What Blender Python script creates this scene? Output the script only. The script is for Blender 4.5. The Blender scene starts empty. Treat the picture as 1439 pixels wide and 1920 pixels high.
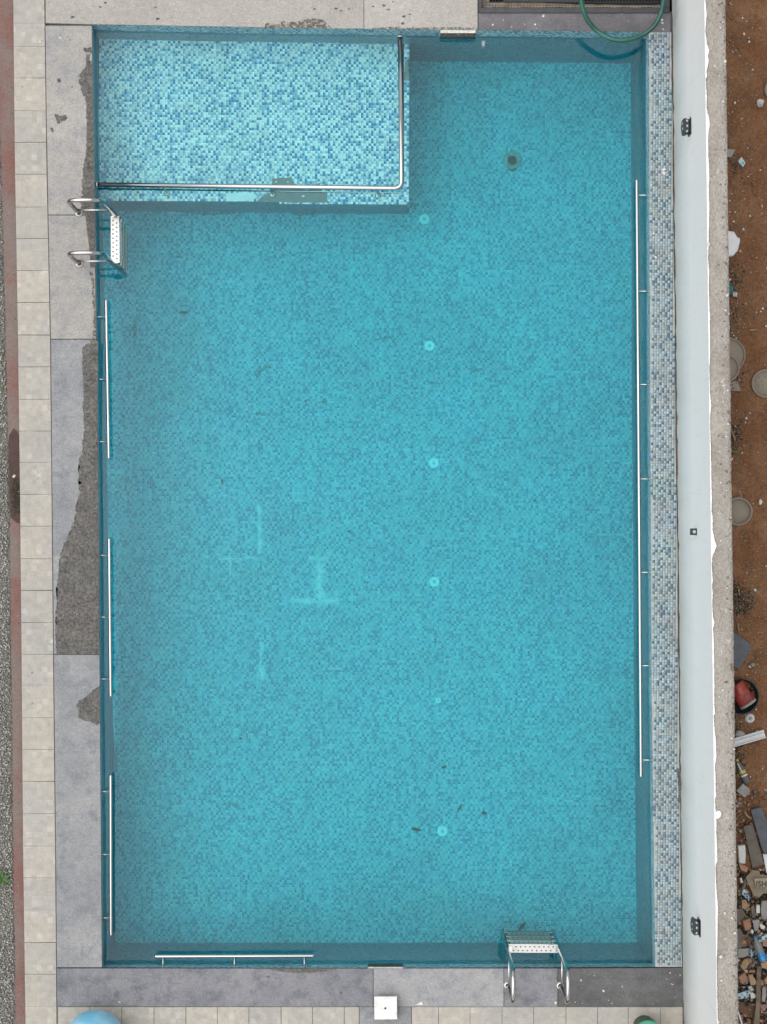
import bpy, bmesh, math, random
import numpy as np
from mathutils import Vector, Matrix, noise
random.seed(7)
rng = np.random.default_rng(7)
C = bpy.context.scene.collection
sc = bpy.context.scene
R = math.radians

# ------------------------------------------------------------------ camera, sky, sun, exposure
H = 18.0                 # drone height above the pool deck
S = 0.0051               # metres per photo pixel on the deck
cam_d = bpy.data.cameras.new('camera'); cam = bpy.data.objects.new('camera', cam_d); C.objects.link(cam)
cam.location = (0, 0, H); cam.rotation_euler = (0, 0, 0)
cam_d.sensor_fit = 'VERTICAL'; cam_d.sensor_height = 36.0
cam_d.lens = 36.0 * H / (1920 * S)
cam_d.clip_end = 600; cam_d.clip_start = 0.5
sc.camera = cam
SUN_EL, SUN_AZ = 71.0, -85.0       # elevation; azimuth clockwise from +Y
w = bpy.data.worlds.new('World'); sc.world = w; w.use_nodes = True
wn, wl = w.node_tree.nodes, w.node_tree.links
wn.clear()
sky = wn.new('ShaderNodeTexSky'); sky.sky_type = 'NISHITA'; sky.sun_disc = False
sky.sun_elevation = R(SUN_EL); sky.sun_rotation = R(SUN_AZ)
sky.air_density = 1.0; sky.dust_density = 2.0; sky.ozone_density = 1.0
hs = wn.new('ShaderNodeHueSaturation'); hs.inputs['Saturation'].default_value = 0.14
bg = wn.new('ShaderNodeBackground'); bg.inputs['Strength'].default_value = 0.13
wo = wn.new('ShaderNodeOutputWorld')
wl.new(sky.outputs[0], hs.inputs['Color']); tcw = wn.new('ShaderNodeTexCoord'); cn = wn.new('ShaderNodeTexNoise'); cn.inputs['Scale'].default_value = 2.6; cn.inputs['Detail'].default_value = 6
cr = wn.new('ShaderNodeMapRange'); cr.inputs[1].default_value = .3; cr.inputs[2].default_value = .7; cr.inputs[3].default_value = .75; cr.inputs[4].default_value = 1.35   # overcast cloud structure
cm = wn.new('ShaderNodeVectorMath'); cm.operation = 'SCALE'
wl.new(tcw.outputs['Generated'], cn.inputs['Vector']); wl.new(cn.outputs['Fac'], cr.inputs[0]); wl.new(hs.outputs[0], cm.inputs[0]); wl.new(cr.outputs[0], cm.inputs['Scale']); wl.new(cm.outputs[0], bg.inputs[0]); wl.new(bg.outputs[0], wo.inputs[0])
sd = bpy.data.lights.new('sun', 'SUN'); sd.energy = 1.5; sd.angle = R(90); sd.color = (1.0, 0.96, 0.9)
sun = bpy.data.objects.new('sun', sd); C.objects.link(sun)
az, el = R(SUN_AZ), R(SUN_EL)
sdir = Vector((math.sin(az) * math.cos(el), math.cos(az) * math.cos(el), math.sin(el)))
sun.rotation_euler = sdir.to_track_quat('Z', 'Y').to_euler(); sun.location = (6, 4, 12)
vs = sc.view_settings
sc.display_settings.display_device = 'sRGB'
vs.view_transform = 'Standard'; vs.look = 'None'; vs.gamma = 1; vs.use_curve_mapping = False
vs.exposure = 0.71
sc.cycles.max_bounces = 10; sc.cycles.transparent_max_bounces = 24
sc.cycles.diffuse_bounces = 4; sc.cycles.glossy_bounces = 4
sc.cycles.use_denoising = True; sc.cycles.blur_glossy = 0.1; sc.cycles.volume_bounces = 3; sc.cycles.transmission_bounces = 12

# ------------------------------------------------------------------ measuring: photo pixel -> place on a level
def P(px, py, z=0.0):
    k = S * (H - z) / H
    return Vector(((px - 719.5) * k, (960 - py) * k, z))
def lerp_tab(tab, t):
    if t <= tab[0][0]: a, b = tab[0], tab[1]
    elif t >= tab[-1][0]: a, b = tab[-2], tab[-1]
    else:
        for a, b in zip(tab, tab[1:]):
            if a[0] <= t <= b[0]: break
    f = (t - a[0]) / (b[0] - a[0])
    return a[1] + (b[1] - a[1]) * f
WATER = -0.15
LEDGE = -0.49
def zfloor(Y): return -1.2 + (4.57 - Y) / 8.92 * 0.17
def zreal(z): return WATER + (z - WATER) * 1.335      # seen through the water a floor looks raised by a quarter
def Q(px, py, z):
    v = P(px, py, z); return Vector((v.x, v.y, zreal(z)))
def PF(px, py, up=0.0):
    z = -1.1
    for _ in range(4): z = zfloor(P(px, py, z).y)
    v = P(px, py, z); return Vector((v.x, v.y, zreal(z) + up))

# ------------------------------------------------------------------ objects
def link(name, me, mat=None, parent=None):
    o = bpy.data.objects.new(name, me); C.objects.link(o)
    if mat is not None:
        for m in (mat if isinstance(mat, (list, tuple)) else [mat]): me.materials.append(m)
    if parent is not None: o.parent = parent
    return o
def tag(o, label=None, cat=None, group=None, kind=None):
    if label: o['label'] = label
    if cat: o['category'] = cat
    if group: o['group'] = group
    if kind: o['kind'] = kind
    return o
def empty(name, label, cat, loc=(0, 0, 0), group=None):
    o = bpy.data.objects.new(name, None); C.objects.link(o); o.location = loc
    o.empty_display_size = 0.1
    return tag(o, label, cat, group)
def fin(bm, name, mat, parent=None, smooth=False):
    """bmesh (world coordinates) -> one mesh object"""
    bmesh.ops.recalc_face_normals(bm, faces=bm.faces)
    me = bpy.data.meshes.new(name); bm.to_mesh(me); bm.free()
    if smooth: me.polygons.foreach_set('use_smooth', [True] * len(me.polygons))
    o = link(name, me, mat)
    if parent is not None:
        o.parent = parent
        o.matrix_parent_inverse = Matrix.Translation(parent.location).inverted()
    return o
def parent_loc(p):
    v = Vector((0, 0, 0))
    while p is not None:
        v = v + p.location; p = p.parent
    return v
def raw(name, verts, faces, mat, parent=None, uvs=None, smooth=False):
    me = bpy.data.meshes.new(name); me.from_pydata([tuple(v) for v in verts], [], faces)
    if uvs is not None:
        l = me.uv_layers.new(name='UVMap')
        l.data.foreach_set('uv', [c for f in uvs for uv in f for c in uv])
    if smooth: me.polygons.foreach_set('use_smooth', [True] * len(me.polygons))
    me.update()
    o = link(name, me, mat)
    if parent is not None:
        o.parent = parent
        o.matrix_parent_inverse = Matrix.Translation(parent.location).inverted()
    return o
def fast_mesh(name, co, quads, mat, parent=None, uv=None, matidx=None):
    """numpy arrays: co (n,3), quads (m,4), uv (m*4,2)"""
    me = bpy.data.meshes.new(name); n, m = len(co), len(quads)
    me.vertices.add(n); me.vertices.foreach_set('co', co.astype(np.float32).ravel())
    me.loops.add(m * 4); me.loops.foreach_set('vertex_index', quads.astype(np.int32).ravel())
    me.polygons.add(m); me.polygons.foreach_set('loop_start', np.arange(0, m * 4, 4, dtype=np.int32))
    if matidx is not None: me.polygons.foreach_set('material_index', matidx.astype(np.int32))
    if uv is not None:
        l = me.uv_layers.new(name='UVMap'); l.data.foreach_set('uv', uv.astype(np.float32).ravel())
    me.update(calc_edges=True); me.validate()
    o = link(name, me, mat)
    if parent is not None:
        o.parent = parent
        o.matrix_parent_inverse = Matrix.Translation(parent.location).inverted()
    return o
def area2(p): return sum(p[i].x * p[(i + 1) % len(p)].y - p[(i + 1) % len(p)].x * p[i].y for i in range(len(p)))
def inset(pts, d):
    """shrink a flat polygon (counter-clockwise) by d"""
    n = len(pts); out = []
    for i in range(n):
        a, b, c = pts[i - 1], pts[i], pts[(i + 1) % n]
        e1 = Vector((b.x - a.x, b.y - a.y)); e2 = Vector((c.x - b.x, c.y - b.y))
        if e1.length < 1e-9 or e2.length < 1e-9: out.append(b.copy()); continue
        e1.normalize(); e2.normalize()
        nn = Vector((-e1.y, e1.x)) + Vector((-e2.y, e2.x))
        if nn.length < 1e-6: nn = Vector((-e1.y, e1.x))
        nn.normalize(); s = max(0.5, nn.dot(Vector((-e1.y, e1.x))))
        out.append(Vector((b.x + nn.x * d / s, b.y + nn.y * d / s, b.z)))
    return out
def prism_bm(pts, thick, bev=0.003, bm=None, tilt=0.0):
    """polygon (top, world) extruded down by thick, with a small chamfer round the top"""
    bm = bm or bmesh.new()
    pts = [Vector(p) for p in pts]
    if area2(pts) < 0: pts.reverse()
    t = inset(pts, bev)
    if tilt:
        c = sum(pts, Vector()) / len(pts); ax, ay = random.uniform(-tilt, tilt), random.uniform(-tilt, tilt)
        for q in t + pts: q.z += (q.x - c.x) * ax + (q.y - c.y) * ay
    top = [bm.verts.new(v) for v in t]
    mid = [bm.verts.new((v.x, v.y, v.z - bev)) for v in pts]
    bot = [bm.verts.new((v.x, v.y, v.z - thick)) for v in pts]
    n = len(pts)
    f = bm.faces.new(top)
    if n > 4: bmesh.ops.triangulate(bm, faces=[f])
    for i in range(n):
        j = (i + 1) % n
        bm.faces.new((mid[i], mid[j], top[j], top[i])); bm.faces.new((bot[i], bot[j], mid[j], mid[i]))
    return bm
def prism(name, pts, thick, mat, parent=None, bev=0.003, tilt=0.0):
    return fin(prism_bm(pts, thick, bev, None, tilt), name, mat, parent)
def box_bm(c, size, bm=None, rot=None):
    bm = bm or bmesh.new()
    m = Matrix.Translation(c) @ (rot.to_4x4() if rot is not None else Matrix()) @ Matrix.Diagonal((*size, 1))
    bmesh.ops.create_cube(bm, size=1, matrix=m); return bm
def tube_bm(path, rad, seg=10, bm=None, closed=False, cap=True):
    bm = bm or bmesh.new()
    p = [Vector(q) for q in path]; n = len(p); rings = []
    rr = rad if isinstance(rad, (list, tuple)) else [rad] * n
    tang = []
    for i in range(n):
        a = p[i - 1] if (i > 0 or closed) else p[i]; b = p[(i + 1) % n] if (i < n - 1 or closed) else p[i]
        tang.append((b - a).normalized())
    u = tang[0].orthogonal().normalized()
    for i in range(n):
        t = tang[i]; u = (u - t * u.dot(t)).normalized(); v = t.cross(u)
        rings.append([bm.verts.new(p[i] + (u * math.cos(2 * math.pi * k / seg) + v * math.sin(2 * math.pi * k / seg)) * rr[i]) for k in range(seg)])
    for i in range(n if closed else n - 1):
        a, b = rings[i], rings[(i + 1) % n]
        for k in range(seg): bm.faces.new((a[k], a[(k + 1) % seg], b[(k + 1) % seg], b[k]))
    if cap and not closed:
        bm.faces.new(rings[0][::-1]); bm.faces.new(rings[-1])
    return bm
def capsule(path, r):
    """add rounded ends to a tube path -> (path, radii)"""
    p = [Vector(q) for q in path]
    d0 = (p[0] - p[1]).normalized(); d1 = (p[-1] - p[-2]).normalized()
    a = [(0.98, .2), (.8, .6), (.45, .9)]
    pre = [p[0] + d0 * r * x for x, _ in a]; post = [p[-1] + d1 * r * x for x, _ in reversed(a)]
    return pre + p + post, [r * y for _, y in a] + [r] * len(p) + [r * y for _, y in reversed(a)]
def fillet(pts, r, n=6):
    p = [Vector(q) for q in pts]; out = [p[0]]
    for i in range(1, len(p) - 1):
        a = (p[i - 1] - p[i]); b = (p[i + 1] - p[i])
        ra = min(r, a.length * .49, b.length * .49)
        A = p[i] + a.normalized() * ra; B = p[i] + b.normalized() * ra
        for k in range(n + 1):
            t = k / n; out.append(A * (1 - t) ** 2 + p[i] * 2 * t * (1 - t) + B * t * t)
    out.append(p[-1]); return out
def lathe_bm(prof, seg=24, mat=Matrix(), bm=None, wob=0.0):
    """profile of (radius, height) pairs turned about Z"""
    bm = bm or bmesh.new(); rings = []
    for r, h in prof:
        if r < 1e-6: rings.append([bm.verts.new(mat @ Vector((0, 0, h)))])
        else: rings.append([bm.verts.new(mat @ Vector((r * math.cos(2 * math.pi * k / seg) * (1 + wob * math.sin(3 * k)), r * math.sin(2 * math.pi * k / seg) * (1 + wob * math.cos(2 * k)), h))) for k in range(seg)])
    for a, b in zip(rings, rings[1:]):
        for k in range(seg):
            j = (k + 1) % seg
            if len(a) == 1 and len(b) == 1: continue
            if len(a) == 1: bm.faces.new((a[0], b[j], b[k]))
            elif len(b) == 1: bm.faces.new((a[k], a[j], b[0]))
            else: bm.faces.new((a[k], a[j], b[j], b[k]))
    return bm
def axis_matrix(a, b):
    d = (Vector(b) - Vector(a)).normalized()
    return Matrix.Translation(a) @ d.to_track_quat('Z', 'Y').to_matrix().to_4x4()
def jag(pts, step=0.02, amp=0.006, keep=None):
    """polygon with ragged sides"""
    out = []
    n = len(pts)
    for i in range(n):
        a, b = Vector(pts[i]), Vector(pts[(i + 1) % n])
        L = (b - a).length; m = max(1, int(L / step)); nrm = Vector((-(b - a).y, (b - a).x, 0))
        if nrm.length: nrm.normalize()
        straight = keep is not None and i in keep
        for k in range(m):
            q = a.lerp(b, k / m)
            if not straight and k: q = q + nrm * random.gauss(0, amp)
            out.append(q)
    return out

# ------------------------------------------------------------------ materials
ALB = 0.72
class NT:
    def __init__(s, name):
        s.m = bpy.data.materials.new(name); s.m.use_nodes = True
        s.t = s.m.node_tree; s.n = s.t.nodes; s.n.clear()
        s.out = s.n.new('ShaderNodeOutputMaterial')
    def node(s, typ, **kw):
        x = s.n.new(typ)
        for k, v in kw.items(): setattr(x, k, v)
        return x
    def set(s, sock, v):
        if hasattr(v, 'is_linked'): s.t.links.new(v, sock)
        elif isinstance(v, (tuple, list)) and len(v) == 3 and sock.type == 'RGBA': sock.default_value = (*v, 1)
        else: sock.default_value = v
    def coord(s, kind='Object'): return s.node('ShaderNodeTexCoord').outputs[kind]
    def pos(s): return s.node('ShaderNodeNewGeometry').outputs['Position']
    def noise(s, vec, scale, detail=4, rough=.55, out='Fac', dist=0.0):
        x = s.node('ShaderNodeTexNoise'); s.set(x.inputs['Vector'], vec)
        x.inputs['Scale'].default_value = scale; x.inputs['Detail'].default_value = detail
        x.inputs['Roughness'].default_value = rough; x.inputs['Distortion'].default_value = dist
        return x.outputs[out]
    def voro(s, vec, scale, feature='F1', out='Distance'):
        x = s.node('ShaderNodeTexVoronoi', feature=feature); s.set(x.inputs['Vector'], vec); x.inputs['Scale'].default_value = scale
        return x.outputs[out]
    def white(s, vec):
        x = s.node('ShaderNodeTexWhiteNoise', noise_dimensions='3D'); s.set(x.inputs['Vector'], vec); return x
    def math(s, op, a, b=0.0, c=None, clamp=False):
        x = s.node('ShaderNodeMath', operation=op, use_clamp=clamp); s.set(x.inputs[0], a); s.set(x.inputs[1], b)
        if c is not None: s.set(x.inputs[2], c)
        return x.outputs[0]
    def vmath(s, op, a, b=(0, 0, 0), out=0):
        x = s.node('ShaderNodeVectorMath', operation=op); s.set(x.inputs[0], a)
        if op == 'SCALE': x.inputs['Scale'].default_value = b
        else: s.set(x.inputs[1], b)
        return x.outputs[out]
    def ramp(s, fac, stops, interp='LINEAR'):
        x = s.node('ShaderNodeValToRGB'); x.color_ramp.interpolation = interp; s.set(x.inputs[0], fac)
        e = x.color_ramp.elements
        while len(e) < len(stops): e.new(0.5)
        for el_, (p, c) in zip(e, stops):
            el_.position = p; el_.color = (*c, 1) if isinstance(c, (tuple, list)) else (c, c, c, 1)
        return x.outputs[0]
    def mix(s, fac, a, b, blend='MIX'):
        x = s.node('ShaderNodeMix', data_type='RGBA', blend_type=blend)
        s.set(x.inputs[0], fac); s.set(x.inputs[6], a); s.set(x.inputs[7], b); return x.outputs[2]
    def step(s, v, lo, hi):
        x = s.node('ShaderNodeMapRange'); s.set(x.inputs[0], v); x.inputs[1].default_value = lo; x.inputs[2].default_value = hi
        return x.outputs[0]
    def bump(s, h, dist=0.01, strength=1.0):
        x = s.node('ShaderNodeBump'); s.set(x.inputs['Height'], h); x.inputs['Distance'].default_value = dist; x.inputs['Strength'].default_value = strength
        return x.outputs[0]
    def bsdf(s, col, rough=.7, metal=0.0, spec=.5, normal=None, **kw):
        x = s.node('ShaderNodeBsdfPrincipled')
        if not metal and s.m.name.split('.')[0] not in ('mosaic_tile', 'pale_grout', 'lime_white', 'white_inlet_plastic', 'thick_white_paint', 'dark_algae', 'wet_cement'):
            col = s.mix(1.0, col, (ALB, ALB, ALB), 'MULTIPLY')     # weathered outdoor albedo
        s.set(x.inputs['Base Color'], col); s.set(x.inputs['Roughness'], rough)
        s.set(x.inputs['Metallic'], metal); s.set(x.inputs['Specular IOR Level'], spec)
        if normal is not None: s.set(x.inputs['Normal'], normal)
        for k, v in kw.items(): s.set(x.inputs[k], v)
        return x.outputs[0]
    def done(s, shader, vol=None):
        s.t.links.new(shader, s.out.inputs['Surface'])
        if vol is not None: s.t.links.new(vol, s.out.inputs['Volume'])
        return s.m
    def rnd(s): return s.node('ShaderNodeObjectInfo').outputs['Random']

def m_simple(name, col, rough=.6, metal=0.0, spec=.5, var=.25, scale=25, bump=.0):
    t = NT(name); p = t.pos(); nf = t.noise(p, scale, 5)
    dark = tuple(c * (1 - var) for c in col); lite = tuple(min(1, c * (1 + var)) for c in col)
    c = t.ramp(nf, [(.3, dark), (.7, lite)])
    nrm = t.bump(t.noise(p, scale * 3, 4), bump, 1) if bump else None
    return t.done(t.bsdf(c, rough, metal, spec, nrm))

TILE = 0.025
def m_mosaic(name, grout, dirt=0.0, th=(.46, .80), shuf=.45, pale=(.33, .66, .71), mid=(.13, .51, .61), dark=(.02, .34, .47), gcol=(.5, .56, .58), spec=.25, world=False, marks=()):
    t = NT(name); uv = t.pos() if world else t.coord('UV')
    cell = t.vmath('SCALE', uv, 1 / TILE); fl = t.vmath('FLOOR', cell); fr = t.vmath('FRACTION', cell)
    wv = t.white(fl).outputs[0]
    sx = t.node('ShaderNodeSeparateXYZ'); t.set(sx.inputs[0], fl)
    # evenly spread colours, a little shuffled: no two dark tiles cling together
    even = t.math('ADD', t.math('MULTIPLY', sx.outputs[0], .4302), t.math('MULTIPLY', sx.outputs[1], .3247))
    v = t.math('FRACT', t.math('ADD', t.math('FRACT', even), t.math('MULTIPLY', t.math('SUBTRACT', wv, .5), shuf)))
    col = t.ramp(v, [(0, pale), (th[0], mid), (th[1], dark)], 'CONSTANT')
    w2 = t.white(t.vmath('ADD', fl, (3.7, 1.3, 9.1))).outputs[0]
    col = t.mix(1.0, col, t.ramp(w2, [(0, .86), (1, 1.12)]), 'MULTIPLY')
    # sheets of tiles differ a little in hue (the mosaic comes in 30 cm sheets)
    sh = t.white(t.vmath('FLOOR', t.vmath('SCALE', uv, 1 / .3))).outputs[1]
    col = t.mix(.025, col, sh, 'OVERLAY')
    if grout:
        sy = t.node('ShaderNodeSeparateXYZ'); t.set(sy.inputs[0], fr)
        ed = t.math('MAXIMUM', t.math('ABSOLUTE', t.math('SUBTRACT', sy.outputs[0], .5)), t.math('ABSOLUTE', t.math('SUBTRACT', sy.outputs[1], .5)))
        col = t.mix(t.math('GREATER_THAN', ed, .45), col, gcol)
    p = t.pos()
    col = t.mix(1.0, col, t.ramp(t.noise(p, 1.1, 5, .6), [(.28, .86), (.5, 1.0), (.72, 1.06)]), 'MULTIPLY')
    mk = None
    for a, b, wd in marks:       # rubbed white lime marks along short lines
        ab = b - a; L2 = ab.length_squared
        pa = t.vmath('MULTIPLY', t.vmath('SUBTRACT', p, tuple(a)), (1, 1, 0))
        h = t.math('DIVIDE', t.vmath('DOT_PRODUCT', pa, tuple(ab), 1), L2, clamp=True)
        dv = t.vmath('SUBTRACT', pa, t.vmath('MULTIPLY', tuple(ab), h))
        x = t.math('DIVIDE', t.vmath('LENGTH', dv, (0, 0, 0), 1), float(wd))
        mk = x if mk is None else t.math('MINIMUM', mk, x)
    if mk is not None:
        wob = t.math('MULTIPLY', t.math('SUBTRACT', t.noise(p, 15, 6, .75), .5), 7.0)
        f = t.math('MULTIPLY', t.step(t.math('ADD', mk, wob), 1.7, -.4), .95)
        col = t.mix(f, col, (.96, .95, .92))
    if dirt:
        d = t.math('MULTIPLY', t.step(t.noise(p, 7, 6, .65), .42, .72), dirt)
        col = t.mix(d, col, (.33, .31, .27))
    return t.done(t.bsdf(col, .35, 0, spec))
M = {}
def _m(x0, y0, x1, y1, wd):
    a, b = PF(x0, y0), PF(x1, y1); a.z = b.z = 0; return a, b, wd * S
MARKS = [_m(585, 1046, 612, 1047, 5), _m(599, 1050, 600, 1128, 7), _m(550, 1127, 632, 1128, 5), _m(486, 950, 488, 1036, 4), _m(414, 1048, 484, 1046, 2.2), _m(433, 1032, 431, 1092, 1.8), _m(490, 1204, 490, 1250, 2.5), _m(490, 1250, 491, 1270, 5.5)]
M['tile'] = m_mosaic('mosaic_tile', False, marks=MARKS)
M['tile_ledge'] = m_mosaic('mosaic_tile', False, pale=(.92, .90, .89), mid=(.37, .54, .68), dark=(.05, .27, .48))
M['mosaic_shard'] = m_mosaic('shard_mosaic', True, world=True, th=(.42, .70), pale=(.42, .55, .60), mid=(.14, .33, .45), dark=(.02, .10, .18), gcol=(.6, .64, .66))
M['mosaic'] = m_mosaic('mosaic_with_grout', True, pale=(.34, .53, .57), mid=(.12, .34, .42), dark=(.03, .17, .25), gcol=(.36, .47, .50))
M['mosaic_ledge'] = m_mosaic('ledge_mosaic', True, pale=(.40, .55, .64), mid=(.14, .35, .48), dark=(.03, .17, .29))
M['tile_dry'] = m_mosaic('dry_mosaic_tile', False, .55, (.50, .78), .35, (.42, .52, .545), (.28, .39, .45), (.09, .17, .24))
M['mosaic_dry'] = m_mosaic('dry_mosaic_with_grout', True, .3, (.5, .8), .35, (.40, .50, .58), (.20, .33, .46), (.06, .14, .25))
M['grout'] = m_simple('pale_grout', (.44, .64, .69), .85, var=.12, scale=6)
M['grout_dry'] = m_simple('grey_grout', (.42, .44, .43), .9, var=.2, scale=9)

def m_water():
    t = NT('pool_water')
    g = t.node('ShaderNodeNewGeometry')
    h = t.noise(g.outputs['Position'], 2.6, 3, .5)
    nb = t.bump(h, .004, 1.0)
    gl = t.node('ShaderNodeBsdfGlass'); gl.inputs['Roughness'].default_value = .0; gl.inputs['IOR'].default_value = 1.333; t.set(gl.inputs['Normal'], nb)
    va = t.node('ShaderNodeVolumeAbsorption'); va.inputs['Color'].default_value = (.01, .905, .945, 1); va.inputs['Density'].default_value = 1.02
    vsn = t.node('ShaderNodeVolumeScatter'); vsn.inputs['Color'].default_value = (.55, .95, 1, 1); vsn.inputs['Density'].default_value = .08; vsn.inputs['Anisotropy'].default_value = .3
    ad = t.node('ShaderNodeAddShader'); t.t.links.new(va.outputs[0], ad.inputs[0]); t.t.links.new(vsn.outputs[0], ad.inputs[1])
    return t.done(gl.outputs[0], ad.outputs[0])
M['water'] = m_water()

def m_slab(name, a, b, c, seed=0.0, bl=.5):
    """worn grey stone / screed with beige and bluish clouds"""
    t = NT(name); p = t.vmath('ADD', t.pos(), (seed, seed * 2, 0))
    rv = t.rnd()
    big = t.noise(p, 1.6, 6, .6); midn = t.noise(p, 7, 6, .65); fine = t.noise(p, 60, 4, .7)
    col = t.mix(t.step(big, .38, .66), a, b)
    col = t.mix(t.math('MULTIPLY', t.step(midn, .48, .72), bl), col, c)
    col = t.mix(1.0, col, t.ramp(fine, [(.25, .68), (.75, 1.24)]), 'MULTIPLY')
    col = t.mix(1.0, col, t.ramp(t.noise(p, 19, 6, .7), [(.28, .84), (.72, 1.13)]), 'MULTIPLY')
    col = t.mix(1.0, col, t.ramp(rv, [(0, .94), (1, 1.06)]), 'MULTIPLY')
    sp = t.step(t.voro(p, 14), .10, .06)
    spm = t.math('MULTIPLY', sp, t.step(t.noise(p, 3, 2), .58, .66))
    col = t.mix(t.math('MULTIPLY', spm, .5), col, (.10, .10, .10))
    lt = t.math('MULTIPLY', t.step(t.voro(p, 23), .07, .04), t.step(t.noise(p, 2.2, 2), .60, .66))
    col = t.mix(lt, col, (.62, .61, .58))
    nrm = t.bump(t.math('ADD', t.math('MULTIPLY', fine, .5), midn), .004, .7)
    return t.done(t.bsdf(col, .78, 0, .3, nrm))
M['slab_beige'] = m_slab('beige_screed', (.40, .375, .345), (.46, .435, .40), (.36, .37, .385), 0, .6)
M['slab_greybeige'] = m_slab('grey_beige_stone', (.355, .345, .33), (.42, .40, .37), (.265, .275, .30), 3, .9)
M['slab_blue'] = m_slab('blue_grey_stone', (.26, .268, .282), (.335, .337, .34), (.185, .198, .225), 6, .9)
M['slab_pale'] = m_slab('pale_grey_stone', (.295, .30, .315), (.36, .36, .36), (.21, .22, .25), 18, .8)
M['slab_grey'] = m_slab('mid_grey_stone', (.205, .21, .235), (.28, .282, .30), (.13, .135, .16), 9, .9)
M['slab_dark'] = m_slab('dark_grey_stone', (.135, .13, .14), (.20, .195, .205), (.10, .10, .115), 12, .8)

M['slab_wet'] = m_slab('damp_dark_stone', (.12, .119, .122), (.18, .178, .178), (.09, .091, .096), 15, .8)
def m_rough(name, a, b, holes=.0, alpha=False):
    t = NT(name); p = t.pos()
    n1 = t.noise(p, 36, 6, .78); n2 = t.noise(p, 9, 5, .6); v = t.voro(p, 85)
    col = t.mix(t.step(n2, .35, .68), a, b)
    col = t.mix(1.0, col, t.ramp(n1, [(.34, .50), (.66, 1.45)]), 'MULTIPLY')
    nrm = t.bump(t.math('ADD', n1, v), .008, 1)
    sh = t.bsdf(col, .9, 0, .2, nrm)
    if alpha:
        tr = t.node('ShaderNodeBsdfTransparent'); mx = t.node('ShaderNodeMixShader')
        t.set(mx.inputs[0], t.step(t.noise(p, 38, 5, .7), .46, .52)); t.t.links.new(tr.outputs[0], mx.inputs[1]); t.t.links.new(sh, mx.inputs[2]); sh = mx.outputs[0]
    return t.done(sh)
M['worn'] = m_rough('worn_concrete', (.125, .12, .113), (.19, .182, .168))
M['worn_speck'] = m_rough('speckled_wear', (.15, .135, .12), (.20, .18, .15), alpha=True)
M['cement_wet'] = m_simple('wet_cement', (.22, .225, .22), .8, var=.12, scale=14)
M['lime'] = m_simple('lime_white', (.72, .78, .78), .8, var=.08, scale=14)

def m_streak(name, col, lo, hi, scale=18):
    t = NT(name); p = t.pos(); sh = t.bsdf(col, .9, 0, .1)
    tr = t.node('ShaderNodeBsdfTransparent'); mx = t.node('ShaderNodeMixShader')
    uv = t.coord('UV'); sx = t.node('ShaderNodeSeparateXYZ'); t.set(sx.inputs[0], uv)
    edge = t.math('SUBTRACT', 1.0, t.math('ABSOLUTE', t.math('MULTIPLY', t.math('SUBTRACT', sx.outputs[0], .5), 2.0)))
    f = t.math('MULTIPLY', t.step(t.math('ADD', t.noise(p, scale, 5, .7), t.math('MULTIPLY', edge, .35)), lo, hi), .92)
    t.set(mx.inputs[0], f); t.t.links.new(tr.outputs[0], mx.inputs[1]); t.t.links.new(sh, mx.inputs[2])
    return t.done(mx.outputs[0])
M['algae'] = m_streak('dark_algae', (.12, .17, .16), .72, .95, 90)

def m_paver():
    t = NT('cement_paver'); p = t.pos(); r = t.rnd()
    cell = t.vmath('FLOOR', t.vmath('SCALE', p, 1 / .051))
    cw = t.white(cell).outputs[0]
    big = t.noise(p, 2.2, 6, .6); mid = t.noise(p, 16, 5, .65); fine = t.noise(p, 70, 4, .7)
    col = t.mix(t.step(big, .36, .68), (.47, .435, .38), (.41, .40, .38))
    col = t.mix(t.math('MULTIPLY', t.step(t.noise(p, 1.1, 4, .6), .5, .7), .5), col, (.36, .345, .31))
    col = t.mix(1.0, col, t.ramp(cw, [(0, .93), (.7, 1.0), (.93, 1.02), (.96, 1.12), (1, 1.12)]), 'MULTIPLY')
    col = t.mix(1.0, col, t.ramp(mid, [(.25, .86), (.75, 1.12)]), 'MULTIPLY')
    col = t.mix(1.0, col, t.ramp(fine, [(.25, .9), (.75, 1.08)]), 'MULTIPLY')
    col = t.mix(1.0, col, t.ramp(r, [(0, (.93, .94, .95)), (.5, (1.0, 1.0, 1.0)), (1, (1.05, 1.03, 1.0))]), 'MULTIPLY')
    col = t.mix(t.step(t.noise(p, 4.5, 6, .7), .62, .74), col, (.62, .61, .60))
    col = t.mix(t.math('MULTIPLY', t.step(t.voro(p, 9), .06, .03), .6), col, (.22, .19, .15))
    return t.done(t.bsdf(col, .8, 0, .25, t.bump(t.math('ADD', mid, fine), .002, .7)))
M['paver'] = m_paver()
M['joint'] = m_simple('dark_joint', (.17, .16, .145), .95, var=.4, scale=30)
def m_kerb():
    t = NT('faded_red_kerb'); p = t.pos()
    n = t.noise(p, 2.4, 6, .65); f = t.noise(p, 40, 5, .7)
    col = t.mix(t.step(n, .40, .62), (.215, .11, .095), (.215, .172, .155))
    col = t.mix(1.0, col, t.ramp(f, [(.25, .78), (.75, 1.2)]), 'MULTIPLY')
    col = t.mix(t.step(t.noise(p, 5, 5, .7), .62, .72), col, (.15, .125, .115))
    return t.done(t.bsdf(col, .75, 0, .3, t.bump(f, .004, 1)))
M['kerb'] = m_kerb()
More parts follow.
